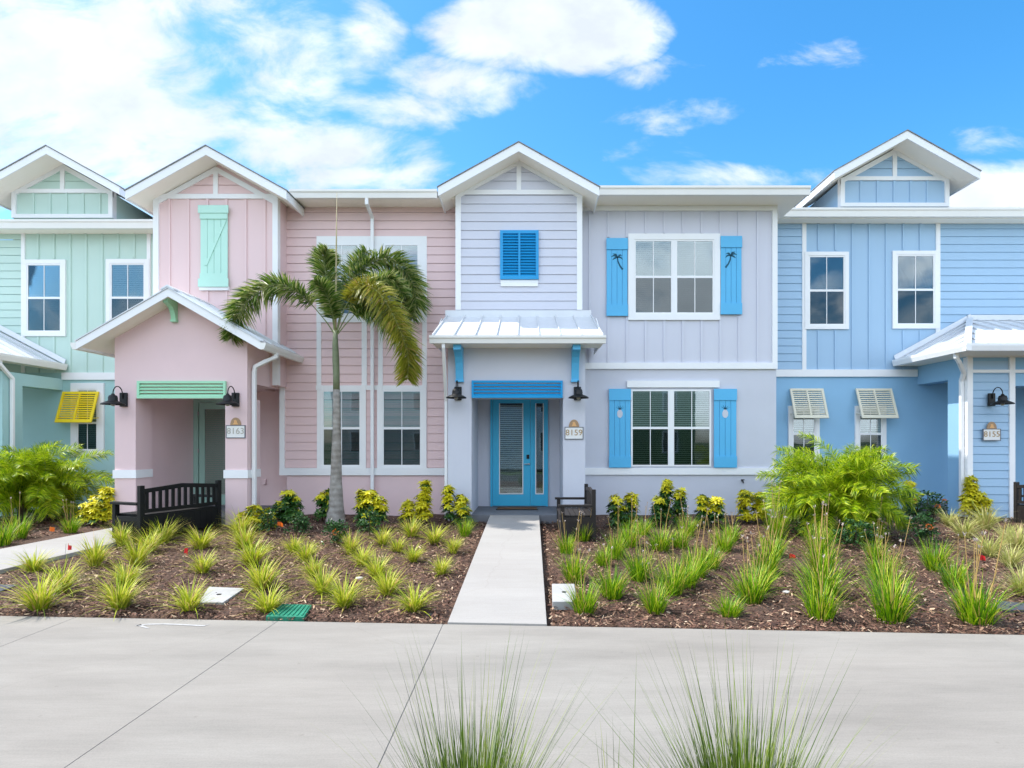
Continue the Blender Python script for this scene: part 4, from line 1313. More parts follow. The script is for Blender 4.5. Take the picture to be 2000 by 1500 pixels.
def chalk():
    zt = -.39+.004
    def at(px, py): Y = F*(CZ-zt)/(py-CY); return Vector((xs(px,Y),Y,zt))
    path = [(266,1221),(290,1219),(320,1218.5),(350,1219.5),(385,1221.5),(400,1222),(408,1219)]
    pts = [at(*p) for p in path]
    m = MB()
    for a, b in zip(pts[:-1], pts[1:]):
        m.quad((a.x,a.y-.02,zt),(b.x,b.y-.02,zt),(b.x,b.y+.02,zt),(a.x,a.y+.02,zt))
    p, q = at(266,1221), at(285,1227)
    m.quad(tuple(p),(p.x+.03,p.y+.03,zt),(q.x+.04,q.y,zt),tuple(q))
    o = m.build('painted_mark', paint('chalk_white', (.40,.39,.375), .9, .25, 14), fix=False)
    tag(o, 'faded white curved arrow painted on the sidewalk at the left', 'painted mark')
chalk()

# ================================================================== PLANTS
def blade(mb, p, az, th0, th1, ln, w, seg=4, flat=1.0):
    d = Vector((math.cos(az), math.sin(az), 0)); sd = Vector((-d.y, d.x, 0))
    P = Vector(p); vs = []
    for i in range(seg+1):
        t = i/seg; ww = w*(1-t**1.6)*(.55+.45*min(1,t*4))
        vs += [tuple(P - sd*ww/2), tuple(P + sd*ww/2)]
        th = th0+(th1-th0)*t
        P = P + (d*math.sin(th)+Vector((0,0,1))*math.cos(th))*ln/seg
    mb.add(vs, [(2*i,2*i+1,2*i+3,2*i+2) for i in range(seg)])

G_yel = leaf('variegated_grass', [(0,(.16,.24,.012)),(.3,(.34,.44,.015)),(.6,(.55,.58,.03)),(.84,(.72,.68,.14)),(.93,(.58,.40,.13)),(1,(.50,.33,.15))], .5, .35)
G_pale = leaf('pale_variegated_grass', [(0,(.26,.30,.06)),(.4,(.48,.50,.12)),(.8,(.66,.62,.28)),(1,(.52,.38,.16))], .5, .35)
G_grn = leaf('green_grass', [(0,(.03,.10,.003)),(.4,(.13,.31,.004)),(.68,(.34,.54,.008)),(.86,(.55,.60,.03)),(.95,(.60,.42,.12)),(1,(.5,.3,.1))], .45, .35)
G_dry = leaf('dry_stalk', [(0,(.36,.21,.06)),(1,(.52,.36,.13))], .8, .1)
G_flower = leaf('spent_flower', [(0,(.35,.28,.22)),(1,(.50,.42,.38))], .8, .2)

def clump_mesh(kind, seed):
    q = random.Random(seed); m = MB()
    if kind in ('yel', 'pale'):
        for i in range(230):
            a = q.uniform(0, 2*math.pi); r = .055*math.sqrt(q.random())
            th = abs(q.gauss(.0,.45)) + .06
            blade(m, (r*math.cos(a), r*math.sin(a), -.02), a+q.gauss(0,.5), th, th+q.uniform(.5,1.7), q.uniform(.22,.54), q.uniform(.009,.017))
    else:
        for i in range(250):
            a = q.uniform(0, 2*math.pi); r = .11*math.sqrt(q.random())
            th = abs(q.gauss(0,.36)) + .03
            blade(m, (r*math.cos(a), r*math.sin(a), -.02), a+q.gauss(0,.5), th, th+q.uniform(.1,1.1), q.uniform(.22,.54), q.uniform(.009,.014))
    return m
PROTO = {}
for kind, mat in (('yel',G_yel),('pale',G_pale),('grn',G_grn)):
    PROTO[kind] = []
    for sd_ in range(5):
        m = clump_mesh(kind, sd_*17+len(kind))
        me_o = m.build('grass_clump', mat, fix=False)
        PROTO[kind].append(me_o.data); bpy.data.objects.remove(me_o)
def stalk_mesh(seed):
    q = random.Random(seed); m = MB()
    an, th = q.uniform(0,6.28), q.uniform(.02,.3)
    L_ = q.uniform(.6,.95)
    d = Vector((math.cos(an)*math.sin(th), math.sin(an)*math.sin(th), math.cos(th)))
    m.tube([(0,0,0), tuple(d*L_*.5+Vector((0,0,.01))), tuple(d*L_)], [.004,.0038,.003], 4)
    tip = d*L_; m.mi = 1
    for k in range(7):
        a = q.uniform(0,6.28); t = q.uniform(.1,1.2)
        e = tip + Vector((math.cos(a)*math.sin(t), math.sin(a)*math.sin(t), math.cos(t)))*q.uniform(.02,.04)
        s_ = Vector((-math.sin(a),math.cos(a),0))*.006
        m.add([tuple(tip-s_*.4),tuple(e-s_),tuple(e+s_)],[(0,1,2)])
    o = m.build('flower_stalk', [G_dry, G_flower], fix=False)
    me = o.data; bpy.data.objects.remove(o); return me
STALKS = [stalk_mesh(i+40) for i in range(8)]

def put_clump(px, py, kind, label, group, size=1.0, stalks=0):
    p = gpt(px, py)
    me = rnd.choice(PROTO[kind])
    o = bpy.data.objects.new('grass_clump', me); S.collection.objects.link(o)
    s = size*rnd.uniform(.80,1.18)*(1.05 if kind == 'grn' else 1.0)
    o.location = p; o.rotation_euler = (0,0,rnd.uniform(0,6.28)); o.scale = (s*rnd.uniform(.9,1.15), s*rnd.uniform(.9,1.15), s*rnd.uniform(.85,1.1))
    tag(o, label, 'grass clump', group)
    for k in range(stalks):
        c = bpy.data.objects.new('flower_stalk', rnd.choice(STALKS)); S.collection.objects.link(c)
        c.parent = o; c.location = (rnd.uniform(-.07,.07), rnd.uniform(-.07,.07), 0); c.rotation_euler = (0,0,rnd.uniform(0,6.28))
    return o
ORD = ['front', 'second', 'third', 'fourth', 'fifth', 'sixth', 'seventh']
def row(kind, pts, where, group, size=1.0, stalks=0, noun='clump'):
    for i, (px, py) in enumerate(pts):
        if i == 0: lab = f'{noun} nearest the sidewalk, {where}'
        elif i == len(pts)-1: lab = f'{noun} nearest the houses, {where}'
        else: lab = f'{ORD[i]} {noun} from the sidewalk, {where}'
        put_clump(px, py, kind, lab, group, size, stalks if isinstance(stalks, int) else stalks[i])
GL = 'yellow-green variegated grass clumps in the left bed'
GR = 'upright green grass clumps in the right bed'
yl = 'yellow-green clump'
row('yel', [(78,1190),(120,1156),(186,1105),(238,1064)], 'row edging the pink house path', GL, 1.15, noun=yl)
put_clump(66,1116,'yel','lone yellow-green grass clump touching the pale path at the left edge',GL,1.0)
row('yel', [(234,1187),(246,1140),(268,1104),(292,1076),(318,1060)], 'row leading to the black bench corner', GL, 1.1, noun=yl)
row('yel', [(370,1193),(396,1119),(393,1072)], 'sparse row before the black bench', GL, 1.05, noun=yl)
row('yel', [(524,1194),(512,1150),(492,1104),(478,1070),(470,1044)], 'row behind the green valve box', GL, 1.15, noun=yl)
row('yel', [(673,1184),(630,1158),(612,1124),(597,1094),(574,1078)], 'row right of the green valve box', GL, .95, noun=yl)
row('yel', [(808,1193),(757,1160),(736,1128),(708,1102),(685,1081)], 'diagonal row from walkway to palm', GL, .92, noun=yl)
row('yel', [(862,1122),(807,1097),(776,1078),(747,1064)], 'row of small tufts left of the walkway', GL, .72, noun=yl)
row('yel', [(886,1080),(848,1060),(804,1047)], 'last row by the far walkway end', GL, .95, noun=yl)
put_clump(908,1046,'grn','dark green grass clump at the walkway beside the white pillar',GR,.9)
gl = 'green clump'
put_clump(36,1052,'grn','green grass clump with a thin stalk, left bed beyond the pink path, in the middle',GR,1.0,2)
put_clump(3,1064,'grn','green grass clump cut by the left edge beyond the pink path',GR,1.0,1)
put_clump(138,1040,'grn','green clump with pale flower stalks in front of the yellow shrub by the pink pillar',GR,.85,5)
row('grn', [(1141,1195),(1122,1134),(1106,1082),(1141,1055)], 'row along the right side of the walkway', GR, .88, [2,4,4,5], gl)
row('grn', [(1196,1165),(1178,1104),(1203,1090)], 'second row right of the walkway', GR, .92, [2,2,3], gl)
row('grn', [(1279,1194),(1310,1160),(1248,1132),(1228,1066),(1255,1045)], 'third row right of the walkway', GR, 1.0, [3,2,3,3,3], gl)
row('grn', [(1339,1145),(1360,1126),(1386,1108),(1414,1075),(1428,1056)], 'curving row under the white house window', GR, 1.0, [2,3,4,4,3], gl)
row('grn', [(1290,1074),(1327,1069),(1342,1046)], 'short dry-tipped row mid right bed', GR, .95, [3,3,4], gl)
put_clump(1425,1203,'grn','small green clump with an orange dry base near the sidewalk',GR,.72)
row('grn', [(1466,1173),(1483,1150),(1498,1119),(1508,1086),(1516,1049)], 'row left of the bushy palm', GR, 1.05, [4,3,4,4,5], gl)
row('grn', [(1602,1207),(1605,1160),(1605,1120),(1598,1080)], 'tall row ending under the bushy palm', GR, 1.08, [2,4,4,4], gl)
row('grn', [(1740,1210),(1732,1168),(1722,1130),(1711,1091),(1706,1060)], 'tall row at the bushy palm right side', GR, 1.08, [1,4,4,4,3], gl)
row('grn', [(1906,1215),(1862,1147),(1827,1112)], 'green row by the dark slate lid', GR, 1.0, [6,1,0], gl)
GP = 'pale variegated grass clumps at the right edge'
pl = 'pale clump'
row('pale', [(1996,1160),(1974,1107),(1934,1086),(1884,1050),(1854,1026)], 'pale row running up to the blue pier', GP, 1.2, noun=pl)
row('pale', [(1990,1075),(1966,1057),(1925,1032)], 'pale row beside the right brown bench', GP, 1.15, noun=pl)

# leafy shrubs -----------------------------------------------------
S_yel = leaf('golden_leaves', [(0,(.34,.34,.01)),(.35,(.66,.58,.015)),(.85,(.90,.80,.04)),(1,(.30,.36,.02))], .35, .25)
S_grn = leaf('glossy_green_leaves', [(0,(.015,.05,.012)),(.5,(.035,.11,.02)),(.85,(.08,.17,.03)),(1,(.40,.40,.05))], .3, .15)
S_drk = leaf('dark_green_leaves', [(0,(.01,.04,.012)),(.6,(.03,.10,.02)),(1,(.07,.16,.04))], .35, .15)
S_flow = leaf('orange_petals', [(0,(.75,.14,.02)),(1,(.88,.30,.05))], .6, .2)
M_stem = paint('brown_stem', (.10,.07,.045), .9, .3, 12)

def oval_leaf(mb, p, d, up, ln, w):
    d = d.normalized(); sd = d.cross(up)
    if sd.length < 1e-3: sd = d.cross(Vector((1,0,0)))
    sd.normalize(); n = sd.cross(d)
    P = [p, p+d*ln*.4+sd*w/2+n*.003, p+d*ln-n*ln*.12, p+d*ln*.4-sd*w/2+n*.003]
    mb.add([tuple(v) for v in P], [(0,1,2),(0,2,3)])

def shrub_parts(T, cols, seed, whorl=True, leafl=.10, flowers=0, n_per=60, yellow=.5):
    """cols: (x, y, height, radius) leafy columns; yellow = share of golden whorls from the top"""
    q = random.Random(seed)
    m, st, fl = MB(), MB(), []
    for (cx, cy, h, r) in cols:
        st.tube([(cx*.5,cy*.5,-.03),(cx*.9,cy*.9,h*.45),(cx,cy,h*.9)], [.014,.01,.006], 5)
        for k in range(int(n_per*h/.5)):
            t = q.random()**.8
            z = h*(.12+.88*t); rr = r*(1-.35*t)*math.sqrt(q.random())
            a = q.uniform(0,6.28); c = Vector((cx+rr*math.cos(a), cy+rr*math.sin(a), z))
            m.mi = 0 if (t > 1-yellow and q.random() < .9) or q.random() < .12*yellow else 1
            if whorl:
                out = Vector((math.cos(a)*.5, math.sin(a)*.5, .75)).normalized()
                u = out.orthogonal().normalized(); v = out.cross(u)
                ph = q.uniform(0,6)
                for j in range(7):
                    b = ph + j*6.283/7
                    dd = (u*math.cos(b)+v*math.sin(b)) + out*q.uniform(-.25,.35)
                    oval_leaf(m, c, dd, out, leafl*q.uniform(.8,1.2), leafl*.42)
            else:
                for j in range(6):
                    dd = Vector((q.gauss(0,1),q.gauss(0,1),q.gauss(.5,.6)))
                    oval_leaf(m, c+dd*.012, dd, Vector((q.gauss(0,1),q.gauss(0,1),1)), leafl*q.uniform(.7,1.1), leafl*.5)
    m.build('foliage', [S_yel if whorl else S_drk, S_grn if whorl else S_drk], T, fix=False)
    st.build('stem', M_stem, T)
    for k in range(flowers):
        cx, cy, h, r = q.choice(cols); a = q.uniform(3.4,6.0)
        f = MB(); c = Vector((cx+math.cos(a)*r*.7, cy+math.sin(a)*r*.7, h*q.uniform(.55,.95)))
        for j in range(46):
            dd = Vector((q.gauss(0,1),q.gauss(0,1),q.gauss(.3,.8))).normalized()
            oval_leaf(f, c+dd*.035, dd+Vector((0,0,.2)), Vector((q.gauss(0,1),q.gauss(0,1),1)), .024, .02)
        f.build('flower_cluster', S_flow, T, fix=False)
_sn = [0]
def shrub(px, py, cols, label, group, **kw):
    _sn[0] += 1
    T = thing('shrub', gpt(px, py), label, 'shrub', group)
    shrub_parts(T, cols, 100+_sn[0], **kw)
    T.scale = (1.2, 1.2, 1.12)
    return T
GS = 'variegated schefflera shrubs along the walls'
GI = 'low dark green shrubs with orange flowers'
shrub(562,1022,[(0,0,.62,.16),(.12,.05,.5,.15),(-.15,0,.42,.14)],'dark green shrub between the pink downspout and the palm',GS,yellow=.12)
shrub(498,1034,[(0,0,.42,.17),(-.15,-.1,.3,.15),(.16,.1,.35,.13)],'yellow-topped shrub at the foot of the pink pillar and downspout',GS,yellow=.7)
shrub(630,1020,[(0,0,.55,.15),(.12,0,.62,.13)],'dark green shrub just left of the palm trunk',GS,yellow=.12)
shrub(722,1036,[(0,0,.72,.17),(-.14,.05,.72,.13),(.16,.0,.6,.15)],'shrub with bright yellow crown just right of the palm trunk',GS,yellow=.42)
shrub(815,1022,[(.14,0,.82,.12),(.08,0,.55,.15),(-.16,0,.45,.16)],'tall golden shrub with one high shoot under the pink wall',GS,yellow=1.0)
shrub(886,1024,[(-.1,0,.72,.12),(.14,.0,.55,.15),(.2,-.1,.35,.14)],'yellow and green shrub leaning against the white pillar',GS,yellow=.55)
shrub(191,1026,[(0,0,.55,.2),(-.18,0,.42,.18),(.12,.05,.7,.13)],'golden shrub left of the pink porch pillar',GS,yellow=.9)
shrub(1214,1030,[(-.1,0,.6,.15),(.16,0,.62,.14),(0,0,.4,.18)],'olive green shrub nearest the brown bench by the white wall',GS,yellow=.25)
shrub(1305,1028,[(0,.1,.85,.12),(.2,0,.7,.13),(-.18,0,.55,.14)],'tallest dark shrub below the white window',GS,yellow=.2)
shrub(1384,1030,[(-.1,0,.58,.14),(.12,-.05,.55,.17)],'green shrub with one yellow side right of the tallest dark shrub',GS,yellow=.5)
shrub(1466,1022,[(-.1,0,.62,.17),(.16,0,.58,.17)],'bright yellow shrub next to the bushy palm, under the hose tap',GS,yellow=1.0)
shrub(1897,1012,[(0,0,.85,.12),(.1,0,.55,.2),(-.1,-.05,.45,.18),(.2,-.05,.4,.16)],'golden cone-shaped shrub at the foot of the blue pier',GS,yellow=1.0)
shrub(1776,1012,[(0,0,.75,.14)],'thin dark shrub at the right edge of the bushy palm',GS,yellow=.1)
shrub(1812,1018,[(0,0,.6,.24),(.2,.05,.5,.18),(-.2,0,.45,.18)],'dark shrub with orange flowers against the blue wall',GI,whorl=False,leafl=.06,flowers=3,n_per=60)
shrub(1793,1066,[(0,0,.5,.2),(.15,0,.4,.16)],'green shrub with one orange flower in front of the blue wall',GI,whorl=False,leafl=.055,flowers=1,n_per=60)
shrub(1672,1070,[(0,0,.42,.2),(.2,0,.36,.18),(-.2,0,.3,.16)],'dark green shrub in front of the bushy palm trunk',GI,whorl=False,leafl=.055,n_per=60)
shrub(1573,1046,[(0,0,.4,.2),(.15,.1,.36,.16)],'dark green shrub under the left fronds of the bushy palm',GI,whorl=False,leafl=.055,n_per=60)
shrub(579,1046,[(0,0,.36,.18),(.12,0,.3,.13)],'round dark green shrub right of the orange flag',GI,whorl=False,leafl=.055,n_per=70)
shrub(523,1044,[(0,0,.4,.15)],'small dark green shrub left of the orange flag',GI,whorl=False,leafl=.055,n_per=70)
shrub(652,1062,[(0,0,.36,.19),(.1,0,.32,.14)],'dark green shrub with an orange flower in front of the palm trunk',GI,whorl=False,leafl=.055,flowers=1,n_per=70)
shrub(722,1049,[(0,0,.42,.17)],'small dark green shrub in front of the yellow-crowned shrub',GI,whorl=False,leafl=.055,n_per=70)
shrub(88,1012,[(0,0,.5,.25),(.35,.0,.5,.2),(-.35,0,.5,.2)],'dark green shrub under the bushy palm on the left',GI,whorl=False,leafl=.06,n_per=60)

# palms ------------------------------------------------------------
P_fr = leaf('palm_leaflets', [(0,(.03,.08,.012)),(.35,(.09,.18,.02)),(.65,(.22,.30,.05)),(.86,(.42,.44,.15)),(1,(.56,.52,.26))], .33, .3)
P_fry = leaf('yellowing_palm_leaflets', [(0,(.10,.13,.010)),(.5,(.26,.27,.02)),(.85,(.40,.36,.05)),(1,(.46,.30,.10))], .36, .3)
P_py = leaf('date_palm_leaflets', [(0,(.03,.10,.003)),(.3,(.21,.37,.006)),(.7,(.47,.60,.010)),(1,(.70,.72,.06))], .33, .4)
M_rachis = paint('green_rachis', (.22,.26,.10), .6, .1)
def trunk_mat():
    m, nt, N, L, p = new_mat('palm_trunk_bark')
    tc = N.new('ShaderNodeTexCoord')
    w = N.new('ShaderNodeTexWave'); w.bands_direction = 'Z'; w.inputs['Scale'].default_value = 2.6; w.inputs['Distortion'].default_value = 2.2; w.inputs['Detail'].default_value = 3; w.inputs['Detail Scale'].default_value = 1.5
    L.new(tc.outputs['Object'], w.inputs['Vector'])
    n = N.new('ShaderNodeTexNoise'); n.inputs['Scale'].default_value = 7; n.inputs['Detail'].default_value = 7
    L.new(tc.outputs['Object'], n.inputs['Vector'])
    mx = N.new('ShaderNodeMath'); mx.operation = 'MULTIPLY'; L.new(w.outputs[1], mx.inputs[0]); mx.inputs[1].default_value = .13
    ad = N.new('ShaderNodeMath'); ad.operation = 'ADD'; L.new(mx.outputs[0], ad.inputs[0]); L.new(n.outputs[0], ad.inputs[1])
    r = N.new('ShaderNodeValToRGB'); r.color_ramp.elements[0].position = .35; r.color_ramp.elements[0].color = (.19,.165,.14,1); r.color_ramp.elements[1].position = .9; r.color_ramp.elements[1].color = (.44,.41,.37,1)
    L.new(ad.outputs[0], r.inputs[0]); L.new(r.outputs[0], p.inputs['Base Color']); p.inputs['Roughness'].default_value = .9
    b = N.new('ShaderNodeBump'); b.inputs['Strength'].default_value = .5; b.inputs['Distance'].default_value = .02
    L.new(ad.outputs[0], b.inputs['Height']); L.new(b.outputs[0], p.inputs['Normal'])
    return m
M_trunk = trunk_mat()

def spline(pts, n):
    pts = [Vector(p) for p in pts]; P = [pts[0]*2-pts[1]] + pts + [pts[-1]*2-pts[-2]]
    out = []
    for i in range(len(pts)-1):
        a,b,c,d = P[i:i+4]
        for k in range(n):
            t = k/n
            out.append(.5*((2*b)+(c-a)*t+(2*a-5*b+4*c-d)*t*t+(3*b-a-3*c+d)*t**3))
    out.append(pts[-1]); return out

def frond(pts, T, mat, seed, per=5, ln=.34, w=.022, start=.16, plum=.9, droop=.35, fwd=.75, side_only=False, rr=.014, rmat=None):
    q = random.Random(seed)
    sp = spline(pts, 14); m = MB()
    m.mi = 1; m.tube([tuple(p) for p in sp[::2]]+[tuple(sp[-1])], [rr*(1-.85*i/len(sp[::2])) for i in range(len(sp[::2])+1)], 5); m.mi = 0
    N_ = len(sp)-1
    for i in range(N_):
        t = i/N_
        if t < start: continue
        tg = (sp[i+1]-sp[i]).normalized()
        sd = tg.cross(Vector((0,0,1)))
        if sd.length < .15: sd = tg.cross(Vector((.3,-1,0)))
        sd.normalize(); up = sd.cross(tg).normalized()
        prof = ln*(.45+.55*math.sin(math.pi*min(1,(t-start)/(1-start)*.85+.12)))
        for s in (-1, 1):
            for k in range(per):
                roll = q.gauss(.25, plum)
                d = sd*s*math.cos(roll) + up*math.sin(roll)
                d = (d*(1-.25*fwd) + tg*fwd*q.uniform(.7,1.2)).normalized()
                L_ = prof*q.uniform(.75,1.1)
                p = sp[i].lerp(sp[i+1], q.random())
                nn = d.cross(tg).normalized() if d.cross(tg).length > .05 else up
                sv = d.cross(nn).normalized()*w*.5*q.uniform(.8,1.2)
                mid = p + d*L_*.5 - Vector((0,0,L_*.10*droop)); tip = p + d*L_ - Vector((0,0,L_*.55*droop))
                m.add([tuple(p-sv*.4),tuple(p+sv*.4),tuple(mid+sv),tuple(mid-sv),tuple(tip)], [(0,1,2,3),(3,2,4)])
    return m.build('frond', [mat, rmat or M_rachis], T, fix=False)

def foxtail():
    Y = 13.0
    base = (xs(655,Y), Y, gz(Y))
    T = thing('palm_tree', base, 'slender palm with four drooping feathery fronds in front of the pink wall', 'palm tree')
    def L(px, py, dy=0.0):
        yy = Y+dy; return (xs(px,yy)-base[0], dy, zs(py,yy)-base[2])
    k = Y/F
    m = MB()
    prof = [(655,1026,20),(655,1015,18.5),(656,985,14.5),(656.5,940,11),(657,890,9.6),(657.5,840,7.6),(657.5,800,6.8),(657,760,6.3)]
    m.tube([L(a,b) for a,b,_ in prof], [r*k for _,_,r in prof], 16)
    m.build('trunk', M_trunk, T, smooth=True)
    m = MB(); prof = [(657,761,6.4),(657,735,6.3),(656,700,6.6),(655,672,5.6),(655,645,4)]
    m.tube([L(a,b) for a,b,_ in prof], [r*k for _,_,r in prof], 14)
    m.build('crownshaft', paint('crownshaft_green', (.20,.23,.13), .6, .25, 6), T, smooth=True)
    m = MB(); m.tube([L(655,650),L(656,560),L(657,470),L(658,376)], [.026,.022,.016,.004], 6)
    m.build('spear_leaf', paint('spear_leaf', (.42,.36,.20), .6, .15, 6), T, smooth=True)
    o = S.collection
    frond([L(655,655),L(632,622,-.1),(L(590,578,-.2)),L(540,556,-.3),L(490,580,-.4),L(462,622,-.45),L(452,660,-.45)], T, P_fr, 1, per=9, w=.026, fwd=.38, ln=0.49, plum=.7, droop=.5, start=.26)
    frond([L(654,655),L(648,610,.05),L(640,555,.12),L(634,510,.15),L(640,486,.15)], T, P_fr, 2, per=9, w=.026, fwd=.38, ln=0.47, plum=.7, droop=.25, start=.22)
    frond([L(656,655),L(672,590,.25),L(704,530,.5),L(752,505,.7),L(796,535,.8),L(812,580,.8),L(806,622,.8)], T, P_fr, 3, per=9, w=.026, fwd=.38, ln=0.51, plum=.7, droop=.5, start=.28)
    frond([L(656,655),L(674,600,-.25),L(706,560,-.55),L(742,574,-.8),L(775,630,-.9),L(796,690,-.9),L(796,740,-.85)], T, P_fry, 4, per=9, w=.026, fwd=.38, ln=0.49, plum=.7, droop=.65, start=.2)
    frond([L(656,657),L(680,628,-.1),L(710,602,-.2),L(745,612,-.3),L(780,650,-.35),L(803,700,-.35)], T, P_fr, 5, per=9, w=.026, fwd=.38, ln=0.45, plum=.7, droop=.6, start=.28)
    frond([L(655,657),L(668,600,.3),L(690,535,.6),L(716,490,.7)], T, P_fr, 6, per=9, w=.026, fwd=.38, ln=0.47, plum=.7, droop=.3, start=.3)
    frond([L(655,656),L(650,615,-.15),L(636,572,-.3),L(614,548,-.4)], T, P_fr, 7, per=11, w=.024, fwd=.42, ln=.38, plum=.9, droop=.4, start=.25)
    frond([L(656,656),L(684,606,.1),L(722,560,.2),L(764,548,.3),L(790,578,.3)], T, P_fr, 8, per=11, w=.024, fwd=.42, ln=.42, plum=.85, droop=.5, start=.25)
    return T
foxtail()

def date_palm(px, py, label, n, spread, height, seed):
    p = gpt(px, py)
    T = thing('bushy_palm', p, label, 'palm', 'bushy pygmy date palms')
    q = random.Random(seed)
    heads = [(-.25,0,.50),(.25,.1,.58),(.02,-.25,.42)]
    for (x,y,h) in heads:
        m = MB(); m.tube([(x*.6,y*.6,-.05),(x*.9,y*.9,h*.5),(x,y,h)], [.085,.075,.09], 10)
        m.build('trunk', paint('date_palm_trunk', (.10,.075,.05), .95, .5, 14, .8, 40), T)
    for i in range(n):
        x,y,h = heads[i%3]
        a = i*2.399+q.uniform(-.3,.3); el = (i/n)
        L_ = spread*q.uniform(.85,1.1)*(1.05-.32*el)
        th0 = .05+1.3*el+q.uniform(-.1,.1)
        pts = [(x,y,h)]; P = Vector((x,y,h)); th = th0
        for k in range(5):
            P = P + Vector((math.cos(a)*math.sin(th), math.sin(a)*math.sin(th), math.cos(th)))*L_/5
            th += q.uniform(.20,.38)
            pts.append(tuple(P))
        frond(pts, T, P_py, seed*100+i, per=3, ln=.34*q.uniform(.8,1.2), w=.0125, start=.08, plum=.62, droop=.55, fwd=.70, rr=.008)
    return T
date_palm(1632,1040,'bushy bright green palm in front of the blue house', 84, 1.58, 2.1, 5)
date_palm(62,1018,'bushy bright green palm in front of the mint house', 76, 1.56, 1.9, 9)

# foreground tussocks ------------------------------------------------
G_fg = leaf('muhly_blades', [(0,(.02,.05,.003)),(.4,(.07,.14,.006)),(.75,(.18,.28,.015)),(1,(.38,.40,.12))], .5, .3)
def tussock(X, Y, n, seed, label, spread=.42, hgt=1.0, rad=.10):
    q = random.Random(seed); m = MB()
    T = thing('grass_tussock', (X,Y,-.42), label, 'grass tussock', 'wispy grass tussocks in the foreground')
    for i in range(n):
        a = q.uniform(0,6.283); r = rad*math.sqrt(q.random())
        th = abs(q.gauss(0,spread))*.75
        ln = hgt*(q.uniform(.42,.78) if q.random() < .86 else q.uniform(.8,1.25))
        blade(m, (r*math.cos(a), r*math.sin(a), -.03), a+q.gauss(0,.35), th+.02, th+q.uniform(.05,.42), ln, q.uniform(.0042,.0075), seg=5)
    m.build('blades', G_fg, T, fix=False)
tussock(xs(920,2.85), 2.85, 1150, 3, 'wispy green grass tussock in the foreground, left of centre', .50, .93, .16)
tussock(xs(1455,2.85), 2.85, 1300, 4, 'wispy green grass tussock in the foreground, right of centre', .56, .96, .18)
tussock(xs(1215,2.8), 2.8, 34, 5, 'sparse wispy grass between the two foreground tussocks', .3, .85, .12)

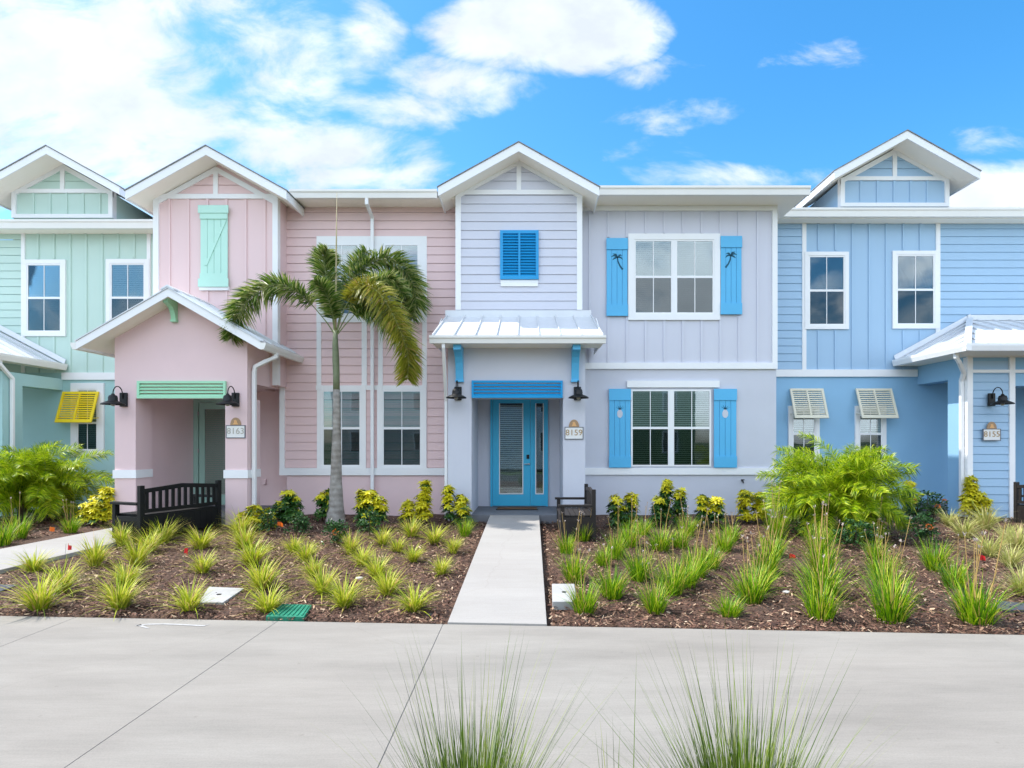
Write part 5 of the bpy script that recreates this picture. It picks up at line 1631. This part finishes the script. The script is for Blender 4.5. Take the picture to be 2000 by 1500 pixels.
# mulch chips --------------------------------------------------------
def chips():
    rs = np.random.RandomState(11)
    n = 90000
    X = rs.uniform(-12.5, 12.0, n); u = rs.random_sample(n)
    e = 6.43-0.060*(X+.35)
    Y = e + .02 + (13.9-e)*u**1.25
    keep = ~((X > -1.0*(1) - .0) & (X < .19) & (np.abs(X+.41) < .66))
    # keep the walk clear
    xl = xs(874,6.46) + (xs(957,13.05)-xs(874,6.46))*(Y-6.4)/(13.05-6.4); xr = xs(1068,6.44)+(xs(1053,13.05)-xs(1068,6.44))*(Y-6.4)/(13.05-6.4)
    keep = ~((X > xl-.05) & (X < xr+.05) & (Y < 13.1))
    # keep the pink path clear
    px = CX + F*X/Y; zz = -0.39+(Y-6.3)/6.9*.24; py = CY + F*(CZ-zz)/Y
    keep &= ~((px < 250) & (py > 1072-.187*px-7) & (py < 1113-.236*px+10))
    keep &= ~((px > 225) & (px < 483) & (Y > 12.3))
    X, Y = X[keep], Y[keep]; n = len(X)
    Z = np.clip(-0.39+(Y-6.3)/6.9*.24, -.39, -.15) + rs.uniform(-.006,.018,n)
    L_ = rs.uniform(.008,.036,n); W = rs.uniform(.003,.009,n); A = rs.uniform(0,6.283,n); T1 = rs.normal(0,.34,n); T2 = rs.normal(0,.5,n)
    dx, dy, dz = np.cos(A)*L_, np.sin(A)*L_, np.sin(T1)*L_
    ex, ey, ez = -np.sin(A)*W, np.cos(A)*W, np.sin(T2)*W
    V = np.empty((n,4,3))
    for k,(a,b) in enumerate(((-1,-1),(1,-1),(1,1),(-1,1))):
        V[:,k,0] = X+a*dx+b*ex; V[:,k,1] = Y+a*dy+b*ey; V[:,k,2] = Z+a*dz+b*ez+.004
    me = bpy.data.meshes.new('mulch_chips')
    me.vertices.add(4*n); me.vertices.foreach_set('co', V.ravel())
    me.loops.add(4*n); me.loops.foreach_set('vertex_index', np.arange(4*n, dtype=np.int32))
    me.polygons.add(n); me.polygons.foreach_set('loop_start', np.arange(0,4*n,4, dtype=np.int32))
    me.update(calc_edges=True); me.validate()
    me.materials.append(leaf('bark_chip', [(0,(.03,.014,.009)),(.3,(.09,.040,.026)),(.6,(.17,.082,.052)),(.82,(.27,.16,.10)),(.94,(.42,.28,.18)),(1,(.58,.44,.30))], .85, .0))
    o = bpy.data.objects.new('mulch_chips', me); S.collection.objects.link(o)
    stuff(o)
    o['label'] = 'loose brown bark mulch chips covering the planting beds'; o['category'] = 'mulch'
chips()

# houses across the street: only seen mirrored in the window glass --------
def opposite(x, w, col, label, h=6.2):
    y = -17.0
    T = thing('townhouse', (x,y,0), label, 'townhouse', world_parts=True)
    mt = paint('opposite_siding', col, .7, .05)
    m = MB(); m.box(x-w/2, x+w/2, y-8, y, -.5, h); m.prism([(x-w/2,h),(x+w/2,h),(x,h+w*.26)], y-8, y); m.build('wall', mt, T)
    m = MB(); chevron(m, x, w/2+.4, h+w*.26+.12, .52, .12, y-8.2, y+.5); m.build('roof', M_shingle, T)
    for dx in (-w*.27, w*.27):
        for z in (.9, 4.0):
            f = MB(); f.box(x+dx-.6, x+dx+.6, y+.001, y+.05, z, z+1.6); F_ = f.build('window', M_white, T)
            MB().box(x+dx-.5, x+dx+.5, y+.051, y+.056, z+.1, z+1.5).build('pane', M_dark, F_)
opposite(-11, 9, (.62,.60,.55), 'cream townhouse across the street')
opposite(-1, 8.5, (.62,.64,.68), 'grey-white townhouse across the street')
opposite(8.5, 8.5, (.13,.24,.07), 'lime green townhouse across the street')
